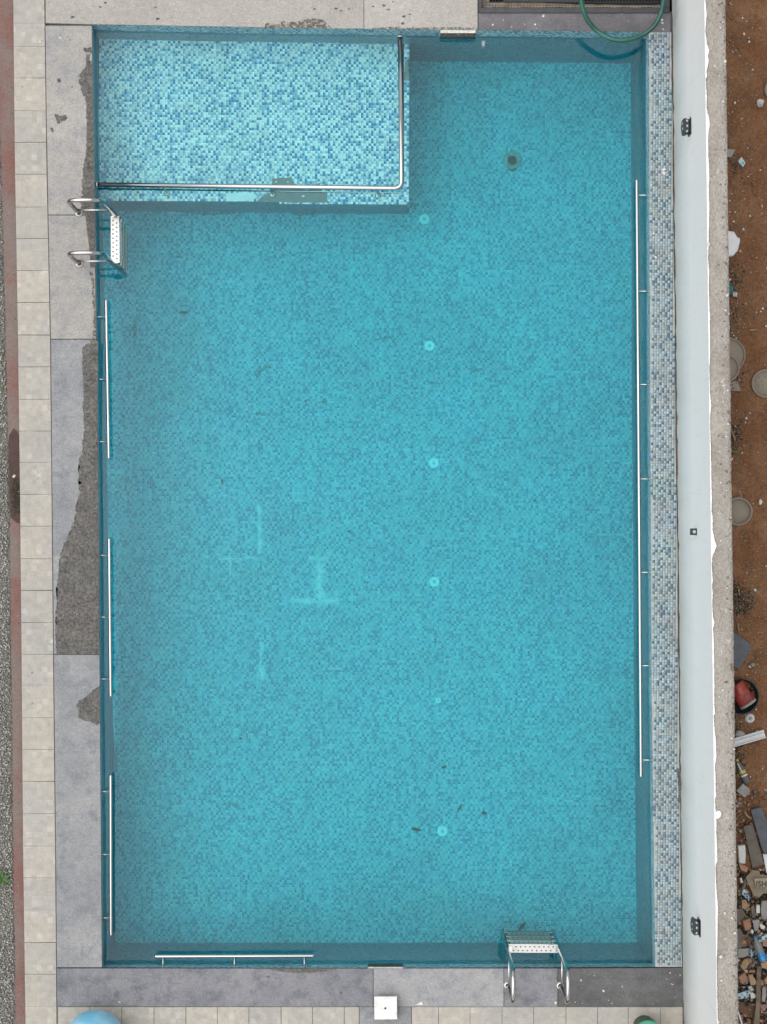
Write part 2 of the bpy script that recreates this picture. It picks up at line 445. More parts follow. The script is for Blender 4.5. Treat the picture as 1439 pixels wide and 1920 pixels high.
def m_dirt():
    t = NT('red_brown_dirt'); p = t.pos()
    n = t.noise(p, 3, 7, .65); f = t.noise(p, 45, 6, .75); f2 = t.noise(p, 12, 6, .7)
    col = t.mix(t.step(n, .38, .66), (.26, .124, .062), (.37, .205, .113))
    col = t.mix(1.0, col, t.ramp(f, [(.22, .40), (.55, 1.0), (.8, 1.55)]), 'MULTIPLY')
    col = t.mix(t.math('MULTIPLY', t.step(f2, .52, .68), .65), col, (.10, .068, .045))
    return t.done(t.bsdf(col, .95, 0, .1, t.bump(t.math('ADD', f, f2), .02, 1)))
M['dirt'] = m_dirt()
M['gravel_bed'] = m_simple('gravel_bed', (.22, .21, .19), .95, var=.6, scale=70, bump=.01)
M['steel'] = None
def m_steel(name, col=(.41, .41, .405), rough=.13):
    t = NT(name); p = t.pos(); n = t.noise(p, 9, 5, .6)
    r = t.node('ShaderNodeMapRange'); t.set(r.inputs[0], n); r.inputs[3].default_value = rough * .7; r.inputs[4].default_value = rough * 1.5
    return t.done(t.bsdf(col, r.outputs[0], 1.0))
M['steel'] = m_steel('stainless_steel')
M['steel_step'] = m_steel('brushed_tread', (.40, .40, .395), .36)
M['steel_dark'] = m_steel('dark_stainless', (.16, .16, .16), .4)
M['steel_old'] = m_steel('dull_stainless', (.55, .53, .50), .3)
M['dark_hole'] = m_simple('dark_hole', (.05, .055, .055), .8, var=.3)
M['white_wall'] = None
def m_wall():
    t = NT('white_wall_paint'); p = t.pos(); n = t.noise(p, 1.1, 5, .6); f = t.noise(p, 20, 4)
    col = t.mix(t.step(n, .3, .7), (.885, .90, .885), (.91, .91, .905))
    st = t.vmath('MULTIPLY', p, (1, 9, .6))
    col = t.mix(t.math('MULTIPLY', t.step(t.noise(st, 2.5, 5, .7), .55, .80), .32), col, (.50, .52, .47))
    sz = t.node('ShaderNodeSeparateXYZ'); t.set(sz.inputs[0], p)
    col = t.mix(t.math('MULTIPLY', t.step(t.math('ADD', sz.outputs[2], t.math('MULTIPLY', n, .5)), .75, .25), .6), col, (.66, .69, .61))
    col = t.mix(t.math('MULTIPLY', t.step(t.noise(p, 3.3, 6, .7), .58, .75), .25), col, (.60, .62, .62))
    return t.done(t.bsdf(col, .7, 0, .3, t.bump(f, .002, .6)))
M['white_wall'] = m_wall()
M['white_paint'] = m_simple('thick_white_paint', (.60, .60, .585), .7, var=.12, scale=14)
def m_walltop():
    t = NT('bare_wall_top'); p = t.pos()
    n = t.noise(t.vmath('MULTIPLY', p, (1, .5, 1)), 5, 6, .65); f = t.noise(p, 38, 6, .72); v = t.voro(p, 60)
    col = t.mix(t.step(n, .36, .64), (.36, .325, .285), (.46, .43, .39))
    col = t.mix(1.0, col, t.ramp(f, [(.25, .68), (.75, 1.26)]), 'MULTIPLY')
    sx = t.node('ShaderNodeSeparateXYZ'); t.set(sx.inputs[0], p)
    col = t.mix(t.math('MULTIPLY', t.step(f, .60, .70), t.step(n, .40, .60)), col, (.17, .165, .16))
    col = t.mix(t.math('MULTIPLY', t.step(t.noise(p, 17, 4), .66, .72), .8), col, (.60, .58, .55))
    return t.done(t.bsdf(col, .9, 0, .2, t.bump(t.math('ADD', f, v), .01, 1)))
M['wall_top'] = m_walltop()
M['black_plastic'] = m_simple('black_plastic', (.018, .022, .026), .4, var=.3)
M['lens'] = m_simple('frosted_lens', (.46, .49, .50), .3, var=.1)
M['hose'] = m_simple('green_hose_rubber', (.014, .10, .075), .36, var=.45, scale=6)
M['black_steel'] = m_simple('black_painted_steel', (.035, .037, .045), .55, var=.4, scale=20)
M['pit'] = m_simple('pit_wall', (.022, .022, .020), .9, var=.4)
M['pit_stone'] = m_simple('tan_stone', (.40, .33, .25), .85, var=.3, scale=18)
M['wplate'] = m_simple('white_plaster', (.78, .77, .75), .7, var=.16, scale=16)
M['pvc_white'] = m_simple('white_pvc', (.72, .74, .76), .4, var=.06)
def m_ball():
    t = NT('pale_blue_plastic'); p = t.pos(); n = t.noise(p, 3.5, 4, .5)
    col = t.mix(t.step(n, .40, .68), (.16, .50, .72), (.50, .74, .84))
    return t.done(t.bsdf(col, .35, 0, .5))
M['ball'] = m_ball()
M['green_plastic'] = m_simple('green_plastic', (.035, .30, .17), .4, var=.15)
M['green_dark'] = m_simple('dark_green_plastic', (.02, .14, .09), .5, var=.15)
M['leafdark'] = m_simple('wet_leaf', (.05, .055, .035), .6, var=.3)
M['leafgreen'] = m_simple('green_leaf', (.06, .13, .03), .6, var=.4, scale=60)
M['mould'] = m_simple('leaf_mould', (.05, .045, .03), .9, var=.6, scale=90, bump=.01)
M['stone'] = [m_simple('stone_grey', (.36, .355, .33), .85, var=.3), m_simple('stone_pale', (.50, .49, .45), .85, var=.2), m_simple('stone_dark', (.17, .17, .15), .85, var=.3), m_simple('stone_green', (.24, .26, .22), .85, var=.3)]
M['terra'] = m_simple('terracotta', (.36, .19, .115), .85, var=.22, scale=30, bump=.004)
M['terra_tan'] = m_simple('tan_brick', (.38, .25, .14), .85, var=.22, scale=30, bump=.004)
M['grey_tile'] = m_simple('grey_tile', (.30, .295, .28), .8, var=.15, scale=20)
M['slate'] = m_simple('slate_slab', (.10, .11, .13), .75, var=.2, scale=14)
M['browngrey'] = m_simple('brown_grey_slab', (.155, .135, .115), .85, var=.2, scale=14)
M['whitechip'] = m_simple('white_chip', (.66, .65, .62), .7, var=.1)
M['lid'] = m_simple('dusty_beige_plastic', (.245, .205, .155), .6, var=.10, scale=9)
M['card'] = m_simple('old_cardboard', (.27, .22, .15), .9, var=.18, scale=18)
M['card_pale'] = m_simple('pale_cardboard', (.36, .31, .23), .9, var=.1)
M['ink'] = m_simple('dark_ink', (.03, .03, .025), .8, var=.1)
M['red_tin'] = m_simple('red_tin', (.30, .035, .022), .4, var=.4, scale=22)
M['tin_in'] = m_simple('dry_paint', (.42, .38, .32), .8, var=.2)
M['wood'] = m_simple('weathered_wood', (.17, .135, .10), .9, var=.35, scale=16)
M['wood_red'] = m_simple('red_brown_board', (.13, .065, .04), .85, var=.3, scale=16)
M['twig'] = m_simple('dry_twig', (.28, .21, .13), .9, var=.3)
M['teal'] = m_simple('teal_rag', (.08, .26, .27), .9, var=.3)
M['yellow'] = m_simple('yellow_label', (.48, .42, .05), .6, var=.15)
M['bluefilm'] = m_simple('blue_film', (.03, .26, .58), .3, var=.5, scale=40)
def m_clear(name, tint, a):
    t = NT(name); tr = t.node('ShaderNodeBsdfTransparent'); tr.inputs[0].default_value = (*tint, 1)
    sh = t.bsdf((.45, .46, .47), .15, 0, .6); mx = t.node('ShaderNodeMixShader'); mx.inputs[0].default_value = a
    t.t.links.new(tr.outputs[0], mx.inputs[1]); t.t.links.new(sh, mx.inputs[2]); return t.done(mx.outputs[0])
M['skim'] = m_simple('chipped_white_tile', (.62, .61, .57), .8, var=.3, scale=40)
M['inlet'] = m_simple('white_inlet_plastic', (.93, .94, .92), .5, var=.02)
M['clear'] = m_clear('clear_plastic', (.8, .82, .84), .45)
M['smoke'] = m_clear('smoky_plastic', (.30, .28, .24), .30)
def m_puddle():
    t = NT('puddle_water'); p = t.pos(); n = t.noise(p, 14, 5, .6)
    return t.done(t.bsdf(t.ramp(n, [(.3, (.055, .030, .024)), (.7, (.085, .05, .042))]), .35, 0, .12))
M['puddle'] = m_puddle()

# ------------------------------------------------------------------ outlines of the pool (photo pixels)
TOP_D = [(172.5, 46), (500, 52), (1217, 60)];   TOP_W = [(176, 57), (500, 63), (1211.5, 72)]
BOT_D = [(191.7, 1814), (700, 1815), (1229, 1813)]; BOT_W = [(195, 1808.5), (700, 1808), (1224, 1806.5)]
LEF_D = [(172.5, 46), (185, 960), (191.7, 1814)]; LEF_W = [(176, 57), (188, 960), (195, 1808.5)]
RIG_D = [(1217, 60), (1219, 640), (1222, 1280), (1229, 1813)]; RIG_W = [(1211.5, 72), (1213.5, 640), (1217, 1280), (1224, 1806.5)]
FL = [(200, 107), (211, 960), (218, 1767)]; FR = [(1183, 120), (1184.5, 640), (1189, 1280), (1194, 1767)]
FT = [(200, 107), (480, 111), (1183, 120)]; FB = [(218, 1767), (700, 1767.5), (1194, 1767)]
LED_R = 765.5; LED_B = [(186, 375), (480, 378), (765.5, 381)]

def wall_mesh(name, D, W, F, mat, parent):
    """pool side: deck edge, water line, floor edge; UVs in metres"""
    d = [P(*q, 0) for q in D]; w_ = [P(*q, WATER) for q in W]; f = [PF(*q, -.02) for q in F]
    n = len(d)
    # rounded arris on top
    verts = d + w_ + f; faces = []; uvs = []
    def L(v): return (v - d[0]).length
    for i in range(n - 1):
        a, b = i, i + 1
        for r in (0, 1):
            q = (r * n + a, r * n + b, (r + 1) * n + b, (r + 1) * n + a); faces.append(q)
            hh = [0, (w_[0] - d[0]).length, (w_[0] - d[0]).length + (f[0] - w_[0]).length]
            uvs.append([(L(d[a]), -hh[r]), (L(d[b]), -hh[r]), (L(d[b]), -hh[r + 1]), (L(d[a]), -hh[r + 1])])
    return raw(name, verts, faces, mat, parent, uvs)
pool = empty('swimming_pool', 'blue mosaic tiled swimming pool with a raised shallow ledge in one corner', 'swimming pool', (0, 0, 0))
for D, W_, F in ((TOP_D, TOP_W, FT), (BOT_D, BOT_W, FB), (LEF_D, LEF_W, FL), (RIG_D, RIG_W, [FR[0], FR[1], FR[2], FR[3]])):
    wall_mesh('pool_wall', D, W_, F, M['mosaic'], pool)
# floor
fp = [PF(*q, -.003) for q in FT + FR[1:] + FB[::-1][1:] + FL[::-1][1:-1]]
fbm = bmesh.new(); fbm.faces.new([fbm.verts.new(v) for v in fp]); bmesh.ops.triangulate(fbm, faces=fbm.faces[:])
pool_floor = fin(fbm, 'pool_floor', M['grout'], pool)
def inside(X, Y, poly):
    n = len(poly); ins = np.zeros(X.shape, bool)
    for i in range(n):
        a, b = poly[i], poly[(i + 1) % n]
        c = ((a.y > Y) != (b.y > Y)) & (X < (b.x - a.x) * (Y - a.y) / (b.y - a.y + 1e-12) + a.x)
        ins ^= c
    return ins
def tiles(name, poly, zf, mat, parent, skip=None, th=0.003, rot=0.0, extra_skip=()):
    """small square tiles laid over a polygon, one mesh"""
    xs = [p.x for p in poly]; ys = [p.y for p in poly]
    c, s_ = math.cos(rot), math.sin(rot)
    ox, oy = min(xs), max(ys)
    ni = int((max(xs) - min(xs)) / TILE) + 6; nj = int((max(ys) - min(ys)) / TILE) + 6
    I, J = np.meshgrid(np.arange(-4, ni), np.arange(-4, nj)); I = I.ravel(); J = J.ravel()
    u = (I + .5) * TILE; v = -(J + .5) * TILE
    X = ox + u * c - v * s_; Y = oy + u * s_ + v * c
    k = inside(X, Y, inset(poly, TILE * .42))
    if skip is not None: k &= ~inside(X, Y, skip)
    for e in extra_skip: k &= ~inside(X, Y, e)
    X, Y, I, J = X[k], Y[k], I[k], J[k]; n = len(X)
    Z = zf(Y) + rng.normal(0, .0004, n)
    co = np.zeros((n, 8, 3)); ha, hb = TILE * .45, TILE * .475
    for q, (sx, sy) in enumerate(((-1, -1), (1, -1), (1, 1), (-1, 1))):
        co[:, q, 0] = X + ha * (sx * c - sy * s_); co[:, q, 1] = Y + ha * (sx * s_ + sy * c); co[:, q, 2] = Z
        co[:, q + 4, 0] = X + hb * (sx * c - sy * s_); co[:, q + 4, 1] = Y + hb * (sx * s_ + sy * c); co[:, q + 4, 2] = Z - th
    quad = np.array([(0, 1, 2, 3), (4, 5, 1, 0), (5, 6, 2, 1), (6, 7, 3, 2), (7, 4, 0, 3)])
    qs = (np.arange(n)[:, None, None] * 8 + quad[None]).reshape(-1, 4)
    uv = np.repeat(np.stack([(I + .5) * TILE, (J + .5) * TILE], 1), 20, axis=0)
    o = fast_mesh(name, co.reshape(-1, 3), qs, mat, parent, uv)
    o['kind'] = 'stuff'; return o
ledge_plan = [Q(180, 70, LEDGE), Q(LED_R, 80, LEDGE), Q(LED_R, 381, LEDGE), Q(480, 378, LEDGE), Q(180, 375, LEDGE)]
tiles('floor_mosaic', [Vector((p.x, p.y, 0)) for p in fp], lambda Y: zreal(zfloor(Y)), M['tile'], pool, skip=[Vector(p) for p in ledge_plan], rot=R(-.35))
# shallow ledge
lt_ = [Q(186.2, 71.5, LEDGE), Q(480, 75.5, LEDGE), Q(LED_R, 82, LEDGE), Q(765, 381, LEDGE), Q(480, 378, LEDGE), Q(189, 375, LEDGE)]
n = len(lt_); lv = [v + Vector((0, 0, -.003)) for v in lt_] + [Vector((v.x, v.y, -1.75)) for v in lt_]
lf = []; lu = []
for i in range(n):
    j = (i + 1) % n; lf.append((i, i + n, j + n, j)); d_ = (lt_[j] - lt_[i]).length
    lu.append([(0, 0), (0, -.76), (d_, -.76), (d_, 0)])
ledge_side = raw('shallow_ledge', lv, lf, M['mosaic'], pool, lu)
tb = bmesh.new(); tb.faces.new([tb.verts.new(v + Vector((0, 0, -.003))) for v in lt_]); bmesh.ops.triangulate(tb, faces=tb.faces[:])
ledge_top = fin(tb, 'ledge_top', M['grout'], ledge_side)
patchA = [(482, 377.5), (497, 364), (511, 361), (511, 335), (547, 332), (552, 344), (556, 351), (590, 346), (600, 343), (605, 361), (614, 361), (614, 376), (622, 380), (560, 380)]
patchB = [(425, 362), (452, 361), (475, 362), (483, 370), (467, 376), (425, 378)]
patchC = [(761, 113), (766, 112), (767, 152), (757, 150), (759, 130)]
pA, pB, pC = [[Q(x, y, LEDGE) for x, y in q] for q in (patchA, patchB, patchC)]
tiles('ledge_mosaic', lt_, lambda Y: np.full_like(Y, zreal(LEDGE)), M['tile_ledge'], ledge_side, extra_skip=(pA, pB, pC), rot=R(-.2))
def flat(name, pts, mat, parent, dz=0.0):
    b = bmesh.new(); f = b.faces.new([b.verts.new(Vector(p) + Vector((0, 0, dz))) for p in pts])
    bmesh.ops.triangulate(b, faces=[f]); return fin(b, name, mat, parent)
tag(flat('cement_patch', jag(pA, .02, .003), M['cement_wet'], ledge_side, .001), 'grey cement patch where ledge tiles are missing')
tag(flat('cement_patch', jag(pC, .02, .002), M['cement_wet'], ledge_side, .001), 'narrow grey cement patch on the edge of the ledge')
tag(flat('lime_patch', jag(pB, .02, .003), M['lime'], ledge_side, .001), 'whitish patch beside the cement patch')
for x, y, r in ((518, 341, .012), (540, 341, .010), (575, 354, .016), (569, 368, .016)):
    flat('lime_patch', [Q(x, y, LEDGE) + Vector((r * math.cos(a) * random.uniform(.7, 1.3), r * .7 * math.sin(a), 0)) for a in np.linspace(0, 6.0, 9)], M['lime'], ledge_side, .004)

# tiled coping on the wall side (dry mosaic)
WB = [(0, 1261.5), (1920, 1283.0)]     # foot of the white wall, x by y
cop = [P(x, y, 0) for x, y in RIG_D]
cop_r = [P(lerp_tab(WB, y) - 3.0 + random.uniform(-.8, .8), y, 0) for y in np.linspace(60, 1813, 60)]
cop_poly = cop + cop_r[::-1]
cb = bmesh.new(); cb.faces.new([cb.verts.new(v + Vector((0, 0, -.003))) for v in cop_poly]); bmesh.ops.triangulate(cb, faces=cb.faces[:])
tcop = fin(cb, 'tiled_edge', M['grout_dry'], pool)
tiles('edge_mosaic', cop_poly, lambda Y: np.zeros_like(Y), M['tile_dry'], tcop, rot=R(-.45))
# mortar-filled hole at the back of the tiled edge
hole = [(1269, 1440), (1275, 1442), (1278.5, 1460), (1278, 1490), (1274, 1506), (1271, 1504), (1273, 1488), (1271, 1460)]
tag(flat('mortar_patch', [P(x, y, 0) for x, y in hole], M['worn'], tcop, .004), 'brown mortar patch beside the foot of the wall')

# pool fittings
def disc_fit(c, prof, mat, name, parent, seg=22):
    return fin(lathe_bm(prof, seg, Matrix.Translation(c)), name, mat, parent, True)
for i, (x, y, r) in enumerate(((796, 411, 9.3), (806, 648, 9.3), (814, 868, 9.0), (815, 1091, 9.0), (822, 1313, 5.5), (830, 1558, 9.3))):
    c = PF(x, y); k = r * S * 1.12
    f = disc_fit(c, [(k, -.002), (k, .006), (k * .85, .012), (k * .62, .012), (k * .55, .006), (k * .2, .009), (0, .009)], M['inlet'], 'floor_inlet', pool)
    disc_fit(c + Vector((0, 0, .0095)), [(k * .34, 0), (k * .30, .002), (0, .002)], M['pvc_white'], 'inlet_cap', f, 14)
c = PF(961, 301)
dr = fin(lathe_bm([(.098, 0), (.094, .008), (.072, .016), (.050, .012), (.046, .004)], 26, Matrix.Translation(c), wob=.03), 'main_drain', m_simple('old_drain_plastic', (.42, .47, .42), .8, var=.3, scale=30), pool, True)
fin(lathe_bm([(.047, .0045), (.046, .005), (0, .005)], 20, Matrix.Translation(c)), 'drain_hole', M['dark_hole'], dr)
fin(prism_bm([c + Vector((a, b, .010)) for a, b in ((-.045, -.07), (.05, -.075), (.04, -.105), (.0, -.118), (-.04, -.10))], .009), 'drain_lip', m_simple('algae_plastic', (.14, .18, .15), .8, var=.4, scale=40), dr)
# wall return fitting (white pipe stub) and the two skimmer mouths
a = Q(907, 76, -.19); b_ = a + Vector((0, -.055, -.03))
o = fin(tube_bm([a, b_], .019, 14), 'return_pipe', M['pvc_white'], pool, True)
def skimmer(x0, x1, y0, y1, yin, sgn):
    bm = bmesh.new(); z0, z1 = -.012, -.125
    a, b2 = P(x0, y0, 0), P(x1, y0, 0); c2 = P(x0, y1, z1)
    depth = .12 * sgn
    # white lintel over a dark broken throat, both standing a little proud of the slanting tiles
    wd = b2.x - a.x; ym = (y0 + (y0 + (y1 - y0) * .48)) / 2; yt = y0 + (y1 - y0) * .76
    e = P((x0 + x1) / 2, ym, -.03); g = P((x0 + x1) / 2, yt, -.09)
    fr = fin(box_bm((e.x, e.y, -.012), (wd, abs(y1 - y0) * .42 * S, .012)), 'skimmer_mouth', M['skim'], pool)
    fin(box_bm((g.x, g.y, -.085), (wd, abs(y1 - y0) * .56 * S, .09)), 'skimmer_throat', M['dark_hole'], fr)
    c2 = g
    rb = bmesh.new()
    for k in range(22):
        xx = random.uniform(a.x + .02, b2.x - .02); s = random.uniform(.008, .022)
        box_bm((xx, c2.y + random.uniform(-.3, .3) * abs(y1 - y0) * S * .5, -.036), (s * 1.5, s * .5, s * .6), rb, Matrix.Rotation(random.random() * 3, 3, 'Y'))
    fin(rb, 'loose_mortar', M['worn'], fr)['kind'] = 'stuff'
    return fr
skimmer(826, 892, 57, 70.5, 72, 1)
skimmer(690, 756, 1815, 1809, 1808, -1)

# ------------------------------------------------------------------ water
wp = [P(*q, WATER) for q in TOP_W] + [P(*q, WATER) for q in RIG_W[1:]] + [P(*q, WATER) for q in BOT_W[::-1][1:]] + [P(*q, WATER) for q in LEF_W[::-1][1:-1]]
wp = inset(wp if area2(wp) > 0 else wp[::-1], -.012)
wb = bmesh.new(); top = [wb.verts.new(v) for v in wp]; bot = [wb.verts.new((v.x, v.y, -1.95)) for v in wp]
f1 = wb.faces.new(top); f2 = wb.faces.new(bot[::-1])
for i in range(len(wp)):
    j = (i + 1) % len(wp); wb.faces.new((bot[i], bot[j], top[j], top[i]))
tag(fin(wb, 'water', M['water']), kind='structure')

# ------------------------------------------------------------------ ground
gx0, gx1, gy0, gy1 = P(-3, 0).x, 3.05, -5.6, 5.6
def sheet(name, x0, y0, x1, y1, z, mat, nx=1, ny=1, amp=0.0, kind='structure', frq=4.0):
    v = []; f = []
    for j in range(ny + 1):
        for i in range(nx + 1):
            x, y = x0 + (x1 - x0) * i / nx, y0 + (y1 - y0) * j / ny
            zz = z + (amp * noise.fractal(Vector((x, y, 3)) * frq, 1.0, 2.0, 4) if amp else 0)
            v.append((x, y, zz))
    for j in range(ny):
        for i in range(nx):
            a = j * (nx + 1) + i; f.append((a, a + 1, a + nx + 2, a + nx + 1))
    return tag(raw(name, v, f, mat, None, None, bool(amp)), kind=kind)
v = []; f = []
for (x0, y0, x1, y1) in ((-250, 5.6, 250, 250), (-250, -250, 250, -5.6), (-250, -5.6, -5.2, 5.6), (6.2, -5.6, 250, 5.6)):
    k = len(v); v += [(x0, y0, -.34), (x1, y0, -.34), (x1, y1, -.34), (x0, y1, -.34)]; f.append((k, k + 1, k + 2, k + 3))
tag(raw('ground', v, f, M['dirt']), kind='structure')
sheet('dirt_ground', 3.02, -5.62, 6.22, 5.62, -.30, M['dirt'], 130, 420, .034)
sheet('gravel_bed', -5.22, -5.62, -3.52, 5.62, -.185, M['gravel_bed'], 40, 200, .012)
def chips(name, items, mats, parent=None, flatness=1.0):
    """many small irregular stones in one mesh; items: (x, y, z, size, matindex)"""
    n = len(items); it = np.array(items, float)
    base = np.array([(-1, -1, -.6), (1, -1, -.6), (1, 1, -.6), (-1, 1, -.6), (-.7, -.7, .6), (.7, -.7, .6), (.7, .7, .6), (-.7, .7, .6)])
    co = base[None] * (1 + rng.uniform(-.38, .38, (n, 8, 3)))
    co[:, :, 0] *= rng.uniform(.6, 1.5, (n, 1)); co[:, :, 2] *= rng.uniform(.5, 1.0, (n, 1)) * flatness
    a = rng.uniform(0, 6.28, n); b = rng.normal(0, .35, n)
    x, y, z = co[:, :, 0].copy(), co[:, :, 1].copy(), co[:, :, 2].copy()
    x, z = x * np.cos(b)[:, None] - z * np.sin(b)[:, None], x * np.sin(b)[:, None] + z * np.cos(b)[:, None]
    X = x * np.cos(a)[:, None] - y * np.sin(a)[:, None]; Y = x * np.sin(a)[:, None] + y * np.cos(a)[:, None]
    co = np.stack([X, Y, z], 2) * (it[:, 3] * .5)[:, None, None] + it[:, None, :3]
    q = np.array([(0, 3, 2, 1), (4, 5, 6, 7), (0, 1, 5, 4), (1, 2, 6, 5), (2, 3, 7, 6), (3, 0, 4, 7)])
    qs = (np.arange(n)[:, None, None] * 8 + q[None]).reshape(-1, 4)
    o = fast_mesh(name, co.reshape(-1, 3), qs, mats, parent, None, np.repeat(it[:, 4].astype(int), 6))
    o['kind'] = 'stuff'; return o
KL = [(0, -3), (300, 3), (640, 12), (960, 19.5), (1280, 22.5), (1600, 26), (1920, 30)]
KR = [(0, 25), (300, 28), (640, 34), (960, 38), (1280, 41), (1600, 43.5), (1920, 48)]
PR = [(0, 84), (300, 88), (640, 95), (960, 98), (1280, 101), (1600, 104.5), (1920, 107)]
gi = []
for k in range(15000):
    y = random.uniform(-60, 1980); kx = lerp_tab(KL, y)
    x = kx - 3 - abs(random.uniform(0, 1)) * random.choice((30, 60, 120))
    p = P(x, y, -.17); gi.append((p.x, p.y, -.178 + random.random() * .014, random.choice((.006, .008, .010, .012, .015)), random.choice((0, 0, 1, 1, 2, 3))))
chips('gravel', gi, M['stone'])

# kerb: low red painted strip between gravel and pavers
ys = list(range(-80, 2020, 60)); kb = bmesh.new(); rows = []
for y in ys:
    l, r = P(lerp_tab(KL, y), y, -.10), P(lerp_tab(KR, y) + 1.5, y, -.10); j = lambda a: random.gauss(0, a)
    rows.append([kb.verts.new(q) for q in ((l.x + j(.001), l.y, -.22), (l.x + j(.0015), l.y, -.106), (l.x + .006, l.y, -.100), (r.x, r.y, -.104), (r.x, r.y, -.22))])
for a, b2 in zip(rows, rows[1:]):
    for k in range(4): kb.faces.new((a[k], a[k + 1], b2[k + 1], b2[k]))
kerb = tag(fin(kb, 'kerb', M['kerb']), kind='structure')
pud = [(26.5, 803), (30, 807), (34.5, 813), (37, 830), (38, 900), (38.5, 960), (39.5, 979.5), (34, 981), (28, 977), (21, 970), (18.3, 955), (17.5, 930), (17, 880), (16.5, 830), (18, 815), (22, 810)]
tag(flat('puddle', jag([P(x, y, -.10) for x, y in pud], .03, .0015), M['puddle'], kerb, .005), 'dark wet puddle lying on the red kerb')
mi = []
for k in range(420):
    y = random.triangular(892, 968, 925); x = random.triangular(19, 39, 37)
    p = P(x, y, -.095); mi.append((p.x, p.y, -.093, random.uniform(.004, .012), 0))
for k in range(90):
    y = random.uniform(0, 1920); x = lerp_tab(KL, y) + random.uniform(0, 24); p = P(x, y, -.1); mi.append((p.x, p.y, -.098, random.uniform(.003, .007), random.choice((0, 1, 1))))
chips('leaf_mould', mi, [M['mould'], M['stone'][1]])
p = P(27, 893, -.09); chips('paint_flake', [(p.x, p.y, -.088, .024, 0)], [M['whitechip']], flatness=.4)

# walkway of square cement pavers, left
wbm = prism_bm([P(lerp_tab(KR, y) + 1.2, y, -.012) for y in (-80, 300, 640, 960, 1280, 1600, 2010)] + [P(lerp_tab(PR, y) + 1.5, y, -.012) for y in (2010, 1600, 1280, 960, 640, 300, -80)], .2, .001)
walk = tag(fin(wbm, 'walkway', M['joint']), kind='structure')
JY = [-78, -17, 43.5, 87, 146, 207, 267, 327, 388, 447, 507, 567, 628, 688, 749, 808, 867, 927, 987, 1047, 1107, 1167, 1227, 1285, 1346, 1405, 1465, 1526, 1586, 1646, 1706, 1767, 1827, 1887, 1947, 2008]
for y0, y1 in zip(JY, JY[1:]):
    g = random.choice((.05, .1, .25, .4, .5))
    q = [(lerp_tab(KR, y0) + .3, y0 + g), (lerp_tab(PR, y0) - .5, y0 + g + random.uniform(-.4, .4)), (lerp_tab(PR, y1) - .5, y1 - g + random.uniform(-.4, .4)), (lerp_tab(KR, y1) + .3, y1 - g)]
    zz = random.gauss(0, .0012)
    prism('paver', [P(x, y, 0) + Vector((0, 0, zz)) for x, y in q], .05, M['paver'], walk, .0022, .004)
# lower walkway, along the bottom edge
bb = prism_bm([P(x, y, -.014) for x, y in ((107.5, 1886.5), (1283, 1886.5), (1284, 2030), (108, 2030))], .2, .001)
path = tag(fin(bb, 'footpath', M['joint']), kind='structure')
JX = [108.5, 169, 228.6, 289, 349, 408, 467, 527.5, 586.5, 646, 674]
JX2 = [772, 823, 882, 942, 1001, 1062, 1121, 1179, 1239, 1281]
for row, (y0, y1) in enumerate(((1888.5, 1949), (1950, 2010))):
    for J in (JX, JX2):
        for x0, x1 in zip(J, J[1:]):
            g = random.uniform(.25, .6); zz = -.006 + random.gauss(0, .001)
            prism('paver', [P(x, y, 0) + Vector((0, 0, zz)) for x, y in ((x0 + g, y0), (x1 - g, y0), (x1 - g, y1), (x0 + g, y1))], .05, M['paver'], path, .002, .004)
tag(prism('base_slab', [P(x, y, 0) for x, y in ((674.6, 1888), (771.4, 1888), (771.4, 2010), (674.6, 2010))], .05, M['slab_blue'], path, .003), 'blue grey slab under the white plate')

# coping: stone slabs round the pool
cbm = bmesh.new()
for q in ([(83, -100), (1262, -100), (1262, 44), (83, 38)], [(86, 38), (172.6, 44), (191.7, 1815), (106.5, 1815)], [(106, 1814), (1283, 1814), (1284, 1888), (106.5, 1888)]):
    pass
def ring_piece(q, bm): prism_bm([P(x, y, -.03) for x, y in q], .3, .001, bm)
ring_piece([(85.5, 46), (171.5, 46), (184, 960), (190.5, 1814), (106.5, 1814), (99, 960)], cbm)
ring_piece([(84, -100), (896, -100), (896, 54), (500, 50), (173, 45), (85, 45)], cbm)
ring_piece([(896, 22), (1261, 22), (1261, 59), (896, 55)], cbm)
ring_piece([(106.7, 1816.5), (700, 1817), (1229, 1815), (1282, 1815), (1283, 1888.3), (106.7, 1888)], cbm)
ring_piece([(1254, 58), (1265, 58), (1286, 1816), (1272, 1816)], cbm)
coping = tag(fin(cbm, 'coping', M['joint']), kind='structure')
def dl(y): return lerp_tab([(q[1], q[0]) for q in LEF_D], y)
def slab(pts, mat, label=None, z=0.0):
    o = prism('slab', [P(x, y, z) for x, y in pts], .045, mat, coping, .0035)
    if label: o['label'] = label
    return o
def lslab(y0, y1, mat, label):
    n_ = max(2, int((y1 - y0) / 150)); yy = [y0 + .6 + (y1 - y0 - 1.2) * k / n_ for k in range(n_ + 1)]
    return slab([(lerp_tab(PR, y) + .9, y) for y in yy] + [(dl(y), y) for y in yy[::-1]], mat, label)
s1 = lslab(47.5, 403, M['slab_greybeige'], 'beige grey coping slab beside the shallow ledge')
s2 = lslab(403, 636, M['slab_greybeige'], 'grey coping slab behind the left ladder')
s3 = lslab(636, 1227, M['slab_blue'], 'blue grey coping slab with a long dark worn patch')
s4 = lslab(1227, 1814.5, M['slab_blue'], 'blue grey coping slab running down to the bottom corner')
t1 = slab([(85, -100), (682.4, -100), (682.4, 54), (500, 51.5), (174, 45.6), (86, 43)], M['slab_beige'], 'long beige slab along the top edge')
t2 = slab([(683.2, -100), (896.2, -100), (896.2, 56.2), (683.2, 54.2)], M['slab_beige'], 'short beige slab beside the steel grating')
